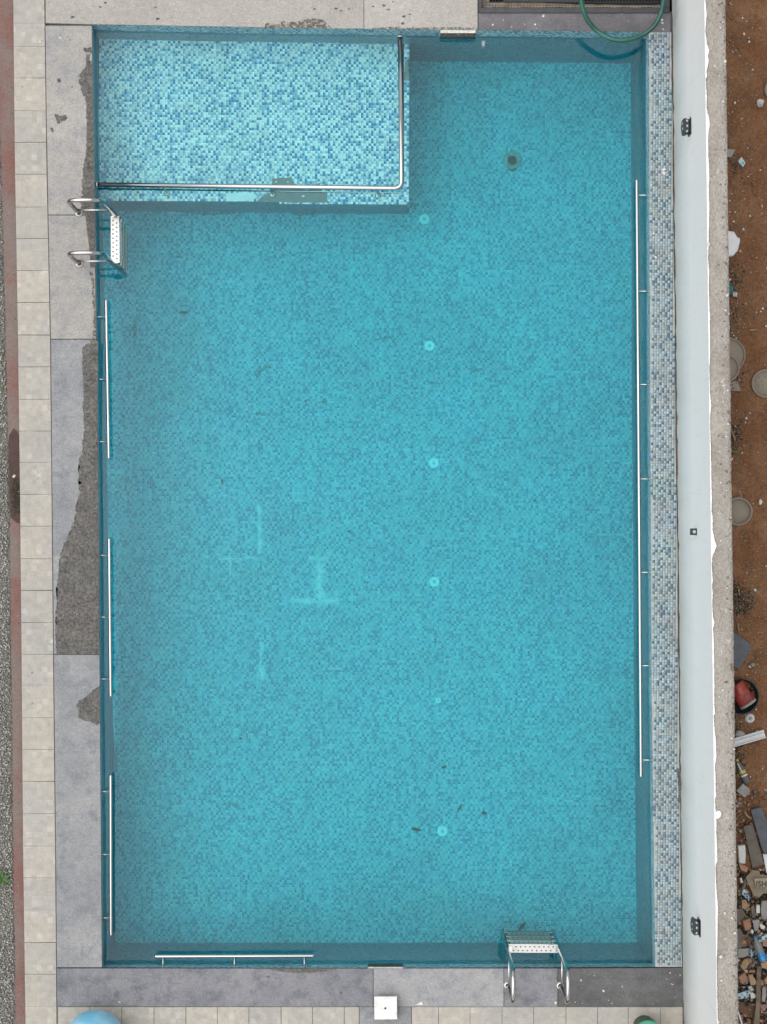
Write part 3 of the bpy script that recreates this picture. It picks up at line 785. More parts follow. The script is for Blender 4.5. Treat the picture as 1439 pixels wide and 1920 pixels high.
t3 = slab([(897.4, 24.5), (1258, 24.5), (1258, 60.2), (1217, 60), (897.4, 56.3)], M['slab_dark'], 'dark grey slab under the green hose')
b1 = slab([(107.2, 1815.8), (700, 1816), (700, 1887.6), (107.4, 1887.2)], M['slab_grey'], 'grey slab along the bottom edge, left piece')
b2_ = slab([(700.8, 1816), (945, 1816), (945, 1887.8), (700.8, 1887.6)], M['slab_pale'], 'paler grey slab beside the white plate')
b3 = slab([(945.7, 1816), (1046, 1816), (1046, 1888), (945.7, 1887.8)], M['slab_grey'], 'grey slab under the bottom ladder')
b4 = slab([(1046.7, 1816), (1229, 1815), (1281.5, 1814.3), (1282, 1888), (1046.7, 1888)], M['slab_wet'], 'dark stained slab in the corner by the white wall')
def worn(pts, parent, mat=None, amp=.005, step=.018, keep=None, label=None, z=.003):
    o = flat('worn_patch', jag([P(x, y, 0) for x, y in pts], step, amp, keep), mat or M['worn'], parent, z)
    if label: o['label'] = label
    if mat is None and len(pts) > 8 and amp > .0025:   # frayed crumbs round the patch
        w3 = [P(x, y, 0) for x, y in pts]
        if area2(w3) < 0: w3.reverse()
        fr_ = jag(inset(w3, -.007), step * 1.3, amp * .7)
        if mat is None and parent in (s1, s2, s3, s4):
            for v_ in fr_: v_.x = min(v_.x, (dl(960 - v_.y / S) - 719.5) * S - .002); v_.y = min(max(v_.y, (960 - 1226) * S if parent is s3 else -9), 9)
        flat('worn_fringe', fr_, M['worn_speck'], parent, z - .0015)
    return o
worn([(184.6, 640), (176, 634), (166, 645), (157, 652), (155.5, 683), (158, 717), (157, 773), (160, 800), (156, 833), (155, 853), (149, 862), (149, 892), (150, 923), (143, 950), (140, 980), (130, 1003), (121, 1022), (112, 1052), (109, 1107), (105, 1173), (107.5, 1226), (186.6, 1226), (185.2, 960), (183, 800)], s3, None, .006, .014, keep=(20, 21, 22, 23), label='long dark worn patch widening down the slab')
worn([(157.5, 89), (165, 91), (171.5, 88), (172.5, 100), (163, 98), (158.5, 96)], s1, amp=.002)
worn([(163, 103), (168.5, 103), (166, 112), (171.5, 116), (173.5, 140), (174.5, 230), (176.4, 340), (177.3, 402), (160, 402), (153.5, 394), (155, 353), (158, 310), (163, 284), (164, 230), (163, 190), (155, 172), (149, 152), (150, 140), (158, 130), (163, 122)], s1, amp=.005, step=.016)
worn([(160.5, 404), (177.2, 404), (178.5, 470), (179, 500), (170, 502), (168, 465), (163, 430)], s2, amp=.003)
worn([(168, 508), (175, 512), (177, 530), (179.5, 575), (181, 634), (175, 634), (176, 590), (173, 540)], s2, M['worn_speck'], .005)
worn([(102, 215), (107, 214), (112, 218), (124, 215), (127, 221), (123, 226), (114, 228), (112, 232), (107, 231), (106, 224)], s1, amp=.002)
worn([(94, 240), (99, 239), (101.5, 247), (98, 248)], s1, amp=.001)
worn([(108, 148), (112, 146), (115, 152), (112, 155), (108, 153)], s1, amp=.002)
worn([(145, 1323), (150, 1313), (157, 1312), (167, 1303), (178, 1293), (186.5, 1287), (187.4, 1355), (182, 1358), (167, 1351), (156, 1349), (148, 1345), (150, 1335)], s4, amp=.003, label='small rough worn patch at the pool edge')
worn([(497, 51.2), (500, 43), (520, 45), (533, 40), (552, 42), (575, 36), (592, 34), (608, 38), (618, 48), (621, 52.6)], t1, M['worn_speck'], .004)
worn([(690, 54), (740, 50), (760, 53), (800, 51), (896, 52), (896, 55.6), (740, 54.4)], t2, M['worn_speck'], .003)
worn([(498, 1817), (520, 1816.4), (628, 1816.6), (632, 1819), (580, 1824), (540, 1823)], b1, M['worn'], .003)
for (x, y, r, par) in ((590, 17, 3, t1), (631, 16, 3.5, t1), (640, 20, 3, t1), (655, 17, 2.5, t1), (700, 12, 3, t2), (720, 10, 4, t2), (729, 18, 3, t2), (737, 3, 2, t2), (758, 31, 4, t2), (769, 27, 3, t2), (756, 44, 4, t2), (188, 13, 3, t1), (198, 5, 3, t1), (136, 32, 4, t1), (292, 14, 3, t1), (296, 35, 4, t1), (132, 75, 2, s1), (136, 163, 2, s1), (503, 1832, 5, b1), (640, 1862, 3, b1)):
    worn([(x + r * math.cos(a) * random.uniform(.5, 1.2), y + r * .6 * math.sin(a) * random.uniform(.6, 1.2)) for a in np.linspace(0, 5.6, 8)], par, M['worn_speck'] if r > 4.5 else M['worn'], .001)
# flakes of paint and lime fallen on the edges
fl = []
for x, y, s in ((1020, 30, 5), (1004, 46, 4), (925, 46, 4), (1243, 43, 5), (1242, 37, 4), (1244, 55, 3), (1245, 318, 6), (1246, 324, 6), (1226, 438, 4), (1230, 482, 4), (1238, 355, 3), (224, 1879, 5), (1090, 1838, 3), (1257, 1824, 3), (1276, 1828, 3), (75, 78, 4), (114, 71, 4), (1043, 1880, 6), (76, 79, 3), (1234, 1760, 3), (1132, 1858, 3), (1262, 1846, 2)):
    p = P(x, y, .004); fl.append((p.x, p.y, .004, s * S, 0))
for k in range(150):
    x, y = random.choice(((random.uniform(1225, 1262), random.uniform(70, 1800)), (random.uniform(1050, 1278), random.uniform(1820, 1884)), (random.uniform(30, 180), random.uniform(40, 1880)), (random.uniform(900, 1255), random.uniform(26, 54))))
    p = P(x, y, .003); fl.append((p.x, p.y, .003, random.uniform(.004, .010), random.choice((0, 1, 2))))
chips('paint_flakes', fl, [M['whitechip'], M['stone'][2], M['twig']], flatness=.35)
tag(flat('white_scrap', [P(x, y, 0) for x, y in ((780, 1884), (791, 1877), (794, 1884))], M['whitechip'], b2_, .006), 'small white triangular chip')

# ------------------------------------------------------------------ white boundary wall
WH = 1.85
wall = empty('boundary_wall', 'tall white painted boundary wall with bare concrete top beside the pool', 'wall', (0, 0, 0))
WT = [(0, 1321.5), (1920, 1345.0)]; WTR = [(0, 1360.5), (1920, 1385.0)]
yw = np.linspace(-140, 2080, 150); fb = bmesh.new(); rows = []
for y in yw:
    yb = 960 + (y - 960)
    base = P(lerp_tab(WB, yb), yb, 0); tp_y = base.y
    pyT = 960 - tp_y / (S * (H - WH) / H)
    tp = P(lerp_tab(WT, pyT), pyT, WH)
    jx = random.gauss(0, .003)
    rows.append([fb.verts.new(q) for q in ((base.x + .02, base.y, -.3), (base.x + .02 + jx, base.y, -.012), (base.x - .004 + jx, base.y, .012 + random.uniform(-.006, .012)), (base.x + (tp.x - base.x) * .5 + .001 * math.sin(y * .05), base.y, .9), (tp.x, tp.y, WH - .004))])
for a, b2 in zip(rows, rows[1:]):
    for k in range(4): fb.faces.new((a[k], a[k + 1], b2[k + 1], b2[k]))
fin(fb, 'wall_face', M['white_wall'], wall, True)
tb = bmesh.new(); rows = []
for i, y in enumerate(np.linspace(-140, 2080, 260)):
    l, r = P(lerp_tab(WT, y), y, WH), P(lerp_tab(WTR, y), y, WH)
    jr = random.gauss(0, .0015); rr_ = []
    rr_.append((l.x + .001, l.y, WH - .06)); rr_.append((l.x + .001, l.y, WH))
    for k in range(1, 6): rr_.append((l.x + (r.x - l.x) * k / 6, l.y, WH + .006 * noise.fractal(Vector((k * .35, y * .05, 0)), 1, 2, 3)))
    rr_ += [(r.x + jr, r.y, WH - .004), (r.x + .004 + jr, r.y, WH - .02), (r.x + .004, r.y, -.36)]
    rows.append([tb.verts.new(q) for q in rr_])
for a, b2 in zip(rows, rows[1:]):
    for k in range(len(a) - 1): tb.faces.new((a[k], a[k + 1], b2[k + 1], b2[k]))
fin(tb, 'wall_top', M['wall_top'], wall, True)
# paint that ran over the edge of the top
PW = [(-140, 1), (0, 1.2), (28, 4), (42, 2), (60, 0), (84, 5), (95, 9), (105, 6), (112, 8), (124, 6), (134, 2), (142, 3), (150, 0), (185, 2), (200, 1), (212, 3), (222, 7), (238, 8), (252, 4), (290, 4), (330, 6), (350, 4), (392, 5), (430, 3), (470, 1), (485, 0), (510, 3), (535, 1), (600, 3), (660, 2.5), (695, 0), (735, 1), (762, 3.5), (775, 1), (800, 0), (840, 1.5), (940, 2), (958, 1), (968, 4), (995, 3), (1012, 8), (1024, 12.5), (1033, 8), (1042, 2), (1060, 0), (1090, 2), (1100, 0), (1112, 2), (1130, 0), (1160, 2), (1166, 5), (1180, 1), (1200, 3), (1240, 3), (1275, 3), (1320, 2), (1337, 4), (1342, 0), (1365, 2), (1390, 5), (1420, 5.5), (1440, 1), (1450, 3), (1478, 3), (1490, 4), (1500, 1), (1545, 4), (1560, 3), (1585, 4.5), (1615, 5), (1622, 0), (1660, 1), (1678, 3), (1700, 5), (1720, 4), (1760, 3), (1792, 1), (1800, 0), (1915, 1), (2080, 1)]
pb = bmesh.new(); rows = []
for y in np.arange(-140, 2080, 1.6):
    wdt = max(.1, lerp_tab(PW, y) * .75 + .1 + random.gauss(0, .3))
    x0 = lerp_tab(WT, y)
    a, b2 = P(x0 - .7, y, WH), P(x0 + wdt, y, WH)
    rows.append([pb.verts.new(q) for q in ((a.x, a.y, WH - .012), (a.x, a.y, WH + .008), (b2.x, b2.y, WH + .010), (b2.x + .001, b2.y, WH - .006))])
for a, b2 in zip(rows, rows[1:]):
    for k in range(3): pb.faces.new((a[k], a[k + 1], b2[k + 1], b2[k]))
fin(pb, 'paint_edge', M['white_paint'], wall)
blob = [(1341, 1523), (1345, 1519.5), (1350, 1520), (1352.5, 1525), (1351, 1531), (1346, 1535), (1342, 1534)]
flat('paint_edge', [P(x, y, WH) for x, y in blob], M['white_paint'], wall, .012)
wc = []
for x, y, s in ((1360, 115, 5), (1357, 190, 5), (1365, 553, 5), (1361, 582, 4), (1329, 458, 6), (1365, 732, 4), (1379, 1750, 6), (1352, 1794, 7), (1360, 1712, 5), (1354, 1838, 4), (1347, 1917, 6), (1373, 1384, 4), (1352, 905, 5), (1356, 1294, 5), (1349, 1306, 4)):
    p = P(x, y, WH + .008); wc.append((p.x, p.y, WH + .008, s * S * .9, 0))
for k in range(260):
    y = random.uniform(-20, 1940); x = lerp_tab(WTR, y) - abs(random.gauss(6, 7)) - 1
    p = P(min(x, lerp_tab(WTR, y) - 1), y, WH + .005); wc.append((p.x, p.y, WH + .006, random.uniform(.006, .016), random.choice((1, 1, 2, 0))))
chips('wall_grit', wc, [M['whitechip'], M['stone'][2], M['stone'][0]], wall)

# wall lamps and junction box
def wall_lamp(py, px0, label, skew):
    root = empty('wall_lamp', label, 'wall lamp', (0, 0, 0), 'black lamps on the white wall')
    z = .98; xw = P(lerp_tab(WB, py), py, 0).x; cy = P(px0, py, z + .05).y
    zr = Vector((xw - .012, cy, z)); root.location = zr
    Lh, pr = .073, .060
    # tapered housing: outline seen from above, short side at the wall
    out = [(0, -Lh * .80), (0, Lh * .80), (-.02, Lh * .86), (-pr * .7, Lh), (-pr, Lh * .9), (-pr - .008, 0), (-pr, -Lh * .9), (-pr * .7, -Lh), (-.02, -Lh * .86)]
    pts = [zr + Vector((a - .001, b + skew * a, .055)) for a, b in out]
    fin(prism_bm(pts, .11, .008), 'housing', M['black_plastic'], root)
    for k, (a, b) in enumerate(((-.030, .046), (-.028, 0), (-.030, -.048))):
        fin(lathe_bm([(.0095, 0), (.009, .003), (0, .0035)], 14, Matrix.Translation(zr + Vector((a, b + skew * a, .055))) @ Matrix.Rotation(R(35 * (1, 0, -1)[k]), 4, 'Z') @ Matrix.Diagonal((.85, 1.25, 1, 1))), 'lens', M['lens'], root)
    for b in (.022, -.022):
        fin(box_bm(zr + Vector((-pr - .006, b - skew * pr, .035)), (.008, .018, .02)), 'lens', M['lens'], root)
    fin(box_bm(zr + Vector((.004, 0, 0)), (.012, .15, .15)), 'back_plate', M['black_plastic'], root)
    return root
wall_lamp(236, 1298, 'black wall lamp high on the white wall near the green hose', 0.0)
wall_lamp(1741, 1315, 'black wall lamp on the white wall near the bottom corner', -.25)
jy = 997; xw = P(lerp_tab(WB, jy), jy, 0).x
jb = empty('junction_box', 'small square black box with a pale round hole on the white wall', 'junction box', (xw - .01, P(1304, jy, 1.1).y, 1.08))
L0 = jb.location.copy()
fin(prism_bm([L0 + Vector((a, b, .03)) for a, b in ((-.052, -.03), (0.004, -.03), (.004, .03), (-.052, .03))], .06, .006), 'box_body', M['black_plastic'], jb)
fin(lathe_bm([(.015, 0), (.0145, .003), (0, .003)], 16, Matrix.Translation(L0 + Vector((-.022, 0, .03)))), 'box_hole', M['lens'], jb)

# ------------------------------------------------------------------ steel: guard rail, grab rails, ladders
gr = empty('guard_rail', 'thick stainless guard rail bent round the shallow ledge', 'guard rail', Q(753, 353, LEDGE))
zr = -.055
main = fillet([P(179.5, 346, zr), P(753.5, 353, zr), P(750.5, 66, zr)], .075, 8)
fin(tube_bm(main, .0225, 18), 'top_rail', M['steel'], gr, True)
low = fillet([Q(183, 354, -.28), Q(757, 361.5, -.28), Q(756.5, 82, -.28)], .05, 6)
fin(tube_bm(low, .0075, 10), 'lower_rail', M['steel'], gr, True)
for x, y in ((304, 352), (506.5, 354.5), (709, 356.5), (752.5, 318), (751.5, 141)):
    a = P(x, y - 4 if y > 345 else y, zr); b2 = Vector((a.x, a.y, zreal(LEDGE)))
    po = fin(tube_bm([a, b2 + Vector((0, 0, .004))], .011, 12), 'post', M['steel_old'], gr, True)
    fin(lathe_bm([(.032, 0), (.031, .006), (.012, .008)], 18, Matrix.Translation(b2)), 'base_flange', M['steel_old'], po, True)
for a, d in ((main[0], Vector((-1, 0, 0))), (main[-1], Vector((0, 1, 0)))):
    fin(lathe_bm([(.0, .0), (.036, 0), (.036, .006), (.024, .01)], 20, axis_matrix(a - d * .012, a + d) @ Matrix.Rotation(math.pi, 4, 'X')), 'wall_flange', M['steel_old'], gr, True)
def grab_rail(p0, p1, brackets, wallpt, label):
    zz = -.07; a, b2 = P(*p0, zz), P(*p1, zz)
    g = empty('grab_rail', label, 'grab rail', (a + b2) / 2, 'grab rails along the pool sides')
    pth, rad = capsule([a, a.lerp(b2, .33), a.lerp(b2, .66), b2], .0165)
    fin(tube_bm(pth, rad, 14), 'rail', M['steel'], g, True)
    for q in brackets:
        t = (q - p0[1]) / (p1[1] - p0[1]) if abs(p1[1] - p0[1]) > abs(p1[0] - p0[0]) else (q - p0[0]) / (p1[0] - p0[0])
        c = a.lerp(b2, t); w_ = wallpt(q)
        br = fin(tube_bm([c, c.lerp(w_, .8), w_], [.0065, .0065, .0075], 8), 'bracket', M['steel'], g, True)
        fin(lathe_bm([(0, .0), (.016, 0), (.015, .004), (.007, .008)], 14, axis_matrix(w_, c)), 'wall_flange', M['steel'], br, True)
    return g
def mid_tab(D, W, t, axis):
    d = lerp_tab([(q[axis], q[1 - axis]) for q in D], t); w_ = lerp_tab([(q[axis], q[1 - axis]) for q in W], t)
    return d * .55 + w_ * .45
lw = lambda q: P(mid_tab(LEF_D, LEF_W, q, 1) + .2, q, -.07)
rw = lambda q: P(mid_tab(RIG_D, RIG_W, q, 1) - .2, q, -.07)
bw = lambda q: P(q, mid_tab(BOT_D, BOT_W, q, 0) - .2, -.07)
grab_rail((199.5, 564), (204.5, 858), (594, 711, 828), lw, 'left grab rail nearest the pool ladder')
grab_rail((205.2, 1011), (208, 1304), (1041, 1157, 1273), lw, 'middle grab rail of the three on the left side')
grab_rail((208, 1455), (208.5, 1752), (1484, 1602, 1721), lw, 'grab rail on the left side nearest the bottom corner')
grab_rail((293, 1793.2), (587, 1792), (306, 440, 571), bw, 'short grab rail along the bottom edge')
grab_rail((1194.5, 339), (1202.5, 1455), (366, 546, 721, 898, 1073, 1248, 1425), rw, 'very long grab rail with seven brackets on the white wall side')

def ladder(feet, inward, label):
    f0, f1 = [P(x, y, 0) for x, y in feet]
    along = (f1 - f0).normalized(); d = Vector(inward); d = (d - along * d.dot(along)).normalized()
    root = empty('pool_ladder', label, 'pool ladder', (f0 + f1) / 2, 'pool ladders')
    Lw, top = .325, .74; up = Vector((0, 0, 1))
    for f in (f0, f1):
        w_ = f + d * Lw
        pth = fillet([f, f + up * top + d * .01, w_ + up * top, w_ - up * 1.15], .15, 10)
        h = fin(tube_bm(pth, .021, 16), 'handrail', M['steel'], root, True)
        fin(lathe_bm([(.042, 0), (.042, .005), (.024, .012)], 20, Matrix.Translation(f)), 'deck_flange', M['steel_old'], h, True)
        fin(tube_bm([f + up * .16 + d * .012, w_ + up * .16], .0105, 12), 'brace', M['steel'], h, True)
    for k, z in enumerate((-.115, -.365, -.615, -.865)):
        c = (f0 + f1) / 2 + d * (Lw + .005) + up * z
        w2 = (f1 - f0).length; rot = Matrix((along, d, up)).transposed()
        st = fin(box_bm(c, (w2 - .035, .078, .022), None, rot), 'step', M['steel_step'], root)
        hb = bmesh.new()
        for r_ in (-1, 1):
            for q in range(9):
                cc = c + along * ((q - 4) * (w2 - .1) / 9 + r_ * .012) + d * (r_ * .018) + up * .0112
                lathe_bm([(.0085, 0), (.006, .002), (0, .0005)], 8, Matrix.Translation(cc), hb)
        fin(hb, 'tread_dimple', M['steel_dark'], st)['kind'] = 'stuff'
        fin(box_bm(c + d * .0405 + up * .004, (w2 - .035, .006, .026), None, rot), 'tread_lip', M['steel'], st)
        for s in (-1, 1):
            fin(box_bm(c + along * s * (w2 / 2 - .028), (.03, .05, .05), None, rot), 'step_clamp', M['steel'], st)
    return root
ladder(((148, 399), (148.5, 494)), (1, 0, 0), 'stainless pool ladder beside the shallow ledge')
ladder(((952.5, 1848), (1051, 1848.5)), (0, 1, 0), 'stainless pool ladder at the bottom edge')

# ------------------------------------------------------------------ steel grating over a pit, green hose
pit = empty('pit_grating', 'black steel mesh grating over a dark pit at the top edge', 'grating', P(1078, 5, 0))
def bar(x0, y0, x1, y1, z=.012, h=.03, name='frame_bar', mat=None, parent=None):
    a, b2 = P(x0, y0, z), P(x1, y1, z)
    return fin(box_bm(((a.x + b2.x) / 2, (a.y + b2.y) / 2, z - h / 2), (abs(b2.x - a.x), abs(b2.y - a.y), h)), name, mat or M['black_steel'], parent or pit)
bar(897.5, 14.5, 1256, 23.8)
bar(897.5, -130, 903.5, 14); bar(1248, -130, 1256, 14)
wm = bmesh.new()
for k in range(58):
    x = 906 + k * 5.95; a, b2 = P(x, -130, 0), P(x, 14.2, 0)
    box_bm(((a.x + b2.x) / 2, (a.y + b2.y) / 2, -.002), (.0035, b2.y - a.y if b2.y > a.y else a.y - b2.y, .004), wm)
for k in range(24):
    y = 10 - k * 5.95; a, b2 = P(904, y, 0), P(1247, y, 0)
    box_bm(((a.x + b2.x) / 2, a.y, .002), (b2.x - a.x, .0035, .004), wm)
fin(wm, 'wire_mesh', M['black_steel'], pit)['kind'] = 'stuff'
pb = bmesh.new()
for q, z0, z1 in ((((897, -140), (1257, 24)), -.55, None),):
    a, b2 = P(*q[0], 0), P(*q[1], 0)
    v = [pb.verts.new((x, y, z)) for z in (-.03, -.55) for x, y in ((a.x, a.y), (b2.x, a.y), (b2.x, b2.y), (a.x, b2.y))]
    for i in range(4): pb.faces.new((v[i], v[(i + 1) % 4], v[4 + (i + 1) % 4], v[4 + i]))
    pb.faces.new(v[4:])
fin(pb, 'pit_wall', M['pit'], pit)
prism('pit_ledge', jag([P(x, y, -.10) for x, y in ((904, 14), (1247, 14), (1247, 9), (1180, 9.5), (1090, 8), (1000, 4), (904, 5))], .05, .002), .1, M['pit_stone'], pit)
prism('pit_side', [P(x, y, -.10) for x, y in ((904, 6), (918, 5), (918, -120), (904, -120))], .1, M['pit_stone'], pit)
prism('pit_cover', [P(x, y, -.06) for x, y in ((944, 3), (1085, 4), (1085, -90), (944, -90))], .02, M['black_plastic'], pit)
hz = lambda y: .20 + max(0, 60 - y) * .0022
hp = [(1088, -70), (1089, -25), (1090.5, 2), (1095, 22), (1105, 42), (1120, 58), (1139, 70), (1163, 75.5), (1188, 72), (1211, 62), (1229, 46), (1240, 24), (1245, 0), (1248, -30), (1249, -70)]
def spline(pts, n=6):
    out = []
    for i in range(len(pts) - 1):
        p0, p1, p2, p3 = pts[max(0, i - 1)], pts[i], pts[i + 1], pts[min(len(pts) - 1, i + 2)]
        for k in range(n):
            t = k / n; out.append(.5 * ((2 * p1) + (p2 - p0) * t + (2 * p0 - 5 * p1 + 4 * p2 - p3) * t * t + (3 * p1 - p0 - 3 * p2 + p3) * t ** 3))
    out.append(pts[-1]); return out
ho = fin(tube_bm(spline([P(x, y, hz(y)) for x, y in hp]), .0225, 14), 'hose', M['hose'], None, True)
tag(ho, 'thick green hose looped out over the top edge of the pool', 'hose')

# ------------------------------------------------------------------ white plate on its pedestal, ball, bin
pd = empty('pedestal', 'white square plate with a dark centre hole on a short pedestal', 'pedestal', P(723, 1890, 0))
zt = .09
prism('plate', [P(x, y, zt) for x, y in ((702, 1869), (744.8, 1868.6), (745.3, 1911.5), (702.5, 1912))], .028, M['wplate'], pd, .004)
prism('stem', [P(x, y, zt - .029) for x, y in ((705, 1874), (742, 1874), (742, 1910), (705, 1910))], .06, M['slab_dark'], pd, .002)
fin(lathe_bm([(.011, 0), (.0108, .0015), (0, .0015)], 16, Matrix.Translation(P(723, 1890.5, zt))), 'plate_hole', M['dark_hole'], pd)
rb = .285; cb_ = P(178.5, 1951.5, rb)
bl = bmesh.new(); bmesh.ops.create_uvsphere(bl, u_segments=48, v_segments=24, radius=rb, matrix=Matrix.Translation(cb_))
tag(fin(bl, 'ball', M['ball'], None, True), 'big pale blue ball at the bottom edge of the paving', 'ball')
bk = empty('bucket', 'green plastic bucket at the bottom edge by the white wall', 'bucket', P(1216, 1940, 0))
c = P(1216, 1940.5, .30); c.z = 0
fin(lathe_bm([(0, .004), (.10, .004), (.105, 0), (.127, .30)], 30, Matrix.Translation(c)), 'bucket_body', M['green_dark'], bk, True)
fin(lathe_bm([(.127, .285), (.136, .287), (.137, .302), (.129, .306), (.124, .300)], 30, Matrix.Translation(c)), 'rim', M['green_plastic'], bk, True)
fin(lathe_bm([(.126, .299), (.09, .304), (0, .306)], 30, Matrix.Translation(c)), 'bucket_lid', M['green_plastic'], bk, True)

# ------------------------------------------------------------------ marks, leaves and weed clumps on the pool floor
def ribbon(name, pts, widths, mat, parent, z=.0015):
    v = []; f = []; uv = []
    q = spline([PF(x, y, z) for x, y in pts], 4); n = len(q)
    for i, p in enumerate(q):
        t = (q[min(i + 1, n - 1)] - q[max(i - 1, 0)]); t.z = 0; t.normalize(); nn = Vector((-t.y, t.x, 0))
        wd = lerp_tab([(k / (len(widths) - 1), w_) for k, w_ in enumerate(widths)], i / (n - 1)) * S * .5
        v += [p + nn * wd, p - nn * wd]
    for i in range(n - 1): f.append((2 * i, 2 * i + 1, 2 * i + 3, 2 * i + 2)); uv.append([(0, 0), (1, 0), (1, 1), (0, 1)])
    return raw(name, v, f, mat, parent, uv)
for pts, wd in (([(480, 705), (490, 695), (500, 688), (512, 690)], [14, 20, 20, 10]), ([(474, 776), (484, 774), (492, 778)], [12, 18, 12]), ([(252, 600), (254, 620), (251, 634)], [16, 24, 16]), ([(770, 380), (778, 386), (786, 384)], [14, 22, 12]),
                ([(540, 392), (560, 402), (590, 400), (620, 396)], [12, 20, 18, 10]), ([(330, 396), (390, 402), (450, 398)], [10, 16, 8]), ([(226, 774), (234, 784)], [10, 14]), ([(600, 755), (612, 748)], [8, 14]), ([(700, 640), (730, 632), (745, 650)], [8, 14, 8]), ([(800, 715), (825, 720)], [8, 10]), ([(430, 1505), (445, 1512)], [14, 16]), ([(880, 700), (905, 690)], [6, 10]), ([(1126, 432), (1138, 444)], [8, 10])):
    ribbon('algae_stain', pts, [q * 1.1 for q in wd], M['algae'], pool_floor)
def leaf(x, y, ln, wd, ang, label, z=.006):
    c = PF(x, y, z); a = R(ang); d = Vector((math.cos(a), math.sin(a), 0)); nn = Vector((-d.y, d.x, 0)); L = ln * S; W2 = wd * S / 2
    prof = [(-.5, .05), (-.3, .75), (0, 1), (.25, .75), (.5, .05)]
    v = []
    for t, k in prof: v += [c + d * t * L + nn * W2 * k + Vector((0, 0, .004 * k)), c + d * t * L + Vector((0, 0, .002)), c + d * t * L - nn * W2 * k + Vector((0, 0, .005 * k))]
    f = [(3 * i + s, 3 * i + s + 1, 3 * i + s + 4, 3 * i + s + 3) for i in range(4) for s in (0, 1)]
    o = raw('leaf', v, f, M['leafdark']); tag(o, label, 'leaf', 'sunken leaves on the pool floor')
leaf(345, 586, 19, 6, 3, 'dark sunken leaf below the left ladder, lying flat across')
leaf(417, 903, 14, 4, 100, 'thin dark sunken leaf above the white streaks, upright')
leaf(833, 1438, 14, 6.5, 25, 'short dark sunken leaf between the small inlet and the lowest inlet')
leaf(862, 1515, 19, 4.5, 57, 'narrow sunken leaf lying steeply up and right of the lowest inlet')
leaf(908, 1524, 11, 6, -12, 'stubby sunken leaf farthest right of the lowest inlet')
leaf(781, 1555, 21, 7, -14, 'long pale brown sunken leaf just left of the lowest inlet')
leaf(979, 1736, 24, 7, 50, 'big sunken leaf behind the bottom ladder')
leaf(574, 752, 7, 3, -40, 'tiny dark sunken leaf in the upper middle of the pool')
leaf(655, 996, 9, 4, 15, 'small dark sunken leaf right of the faint white streaks')
leaf(1003, 938, 8, 3.5, 40, 'tiny sunken leaf in the right half level with the wall box')
leaf(452, 1385, 9, 4, -8, 'small sunken leaf far below the lowest white streak')

# ------------------------------------------------------------------ weeds in the gravel
def weed(x, y, n, ln, label):
    c = P(x, y, -.17); bm = bmesh.new()
    for k in range(n):
        a = random.uniform(0, 6.28); L = ln * random.uniform(.5, 1.1); d = Vector((math.cos(a), math.sin(a), 0)); nn = Vector((-d.y, d.x, 0)); wd = L * .13
        q = c + Vector((random.gauss(0, .012), random.gauss(0, .012), 0)); rise = random.uniform(.2, .7)
        pts = [(0, .4, 0), (.35, 1, rise * .5), (.7, .8, rise * .75), (1, .1, rise * .7)]
        vv = [(bm.verts.new(q + d * L * t + nn * wd * k2 + Vector((0, 0, L * h))), bm.verts.new(q + d * L * t - nn * wd * k2 + Vector((0, 0, L * h)))) for t, k2, h in pts]
        for u, v2 in zip(vv, vv[1:]): bm.faces.new((u[0], u[1], v2[1], v2[0]))
    tag(fin(bm, 'weed', M['leafgreen']), label, 'weed')
weed(3, 1648, 46, .085, 'green weed growing in the gravel near the bottom left')
weed(10, 840, 14, .035, 'tiny green weed in the gravel beside the puddle')
weed(19, 1500, 12, .03, 'small weed against the kerb above the bigger weed')
weed(6, 730, 10, .03, 'tuft of weed in the gravel above the puddle')

# ------------------------------------------------------------------ rubbish and rubble on the dirt behind the wall
GD = -.30
def D(px, py, z=GD): return P(px, py, z)
def slab_thing(name, pts, th, mat, label, cat, z=GD, jagamp=.0, tilt=.06, group=None, bev=.003):
    q = [D(x, y, z + th) for x, y in pts]
    if jagamp: q = jag(q, .025, jagamp)
    o = prism(name, q, th + .02, mat, None, bev, tilt)
    return tag(o, label, cat, group)
slab_thing('plaster_chunk', [(1350, 430), (1365, 432), (1377, 434), (1383, 444), (1388, 446), (1388.5, 452), (1384, 470), (1376, 479), (1362, 481), (1350, 478)], .13, M['pvc_white'], 'large broken white chunk sticking out from behind the wall', 'plaster chunk', jagamp=.002, bev=.01)
slab_thing('tile_shard', [(1390.5, 294), (1384, 303), (1394, 314), (1398.5, 305)], .03, M['mosaic_shard'], 'blue and white tile shard lying alone on the upper dirt', 'tile shard')
slab_thing('tile_shard', [(1360, 279), (1380, 280), (1376, 287), (1372, 295), (1360, 293)], .03, M['grey_tile'], 'beige broken tile shard against the wall in the upper dirt', 'tile shard')
def ico(name, c, sx, sy, sz, mat, label, cat, jit=.18, group=None):
    b = bmesh.new(); bmesh.ops.create_icosphere(b, subdivisions=2, radius=1)
    for v_ in b.verts: v_.co = Vector((v_.co.x * sx, v_.co.y * sy, v_.co.z * sz)) * (1 + jit * noise.noise(v_.co * 2.1 + Vector(c) * 3))
    bmesh.ops.translate(b, vec=c, verts=b.verts); o = fin(b, name, mat); return tag(o, label, cat, group)
ico('stone', D(1425.5, 193, GD + .02), .034, .042, .03, M['stone'][1], 'pale lumpy stone near the right edge in the upper dirt', 'stone', .5)
ico('stone', D(1388, 1377, GD + .02), .052, .042, .035, M['stone'][0], 'rounded grey stone above the white plastic trunking', 'stone')
ico('stone', D(1426, 941, GD + .02), .018, .030, .02, M['whitechip'], 'small white stone right of the lowest beige lid', 'stone', .5)
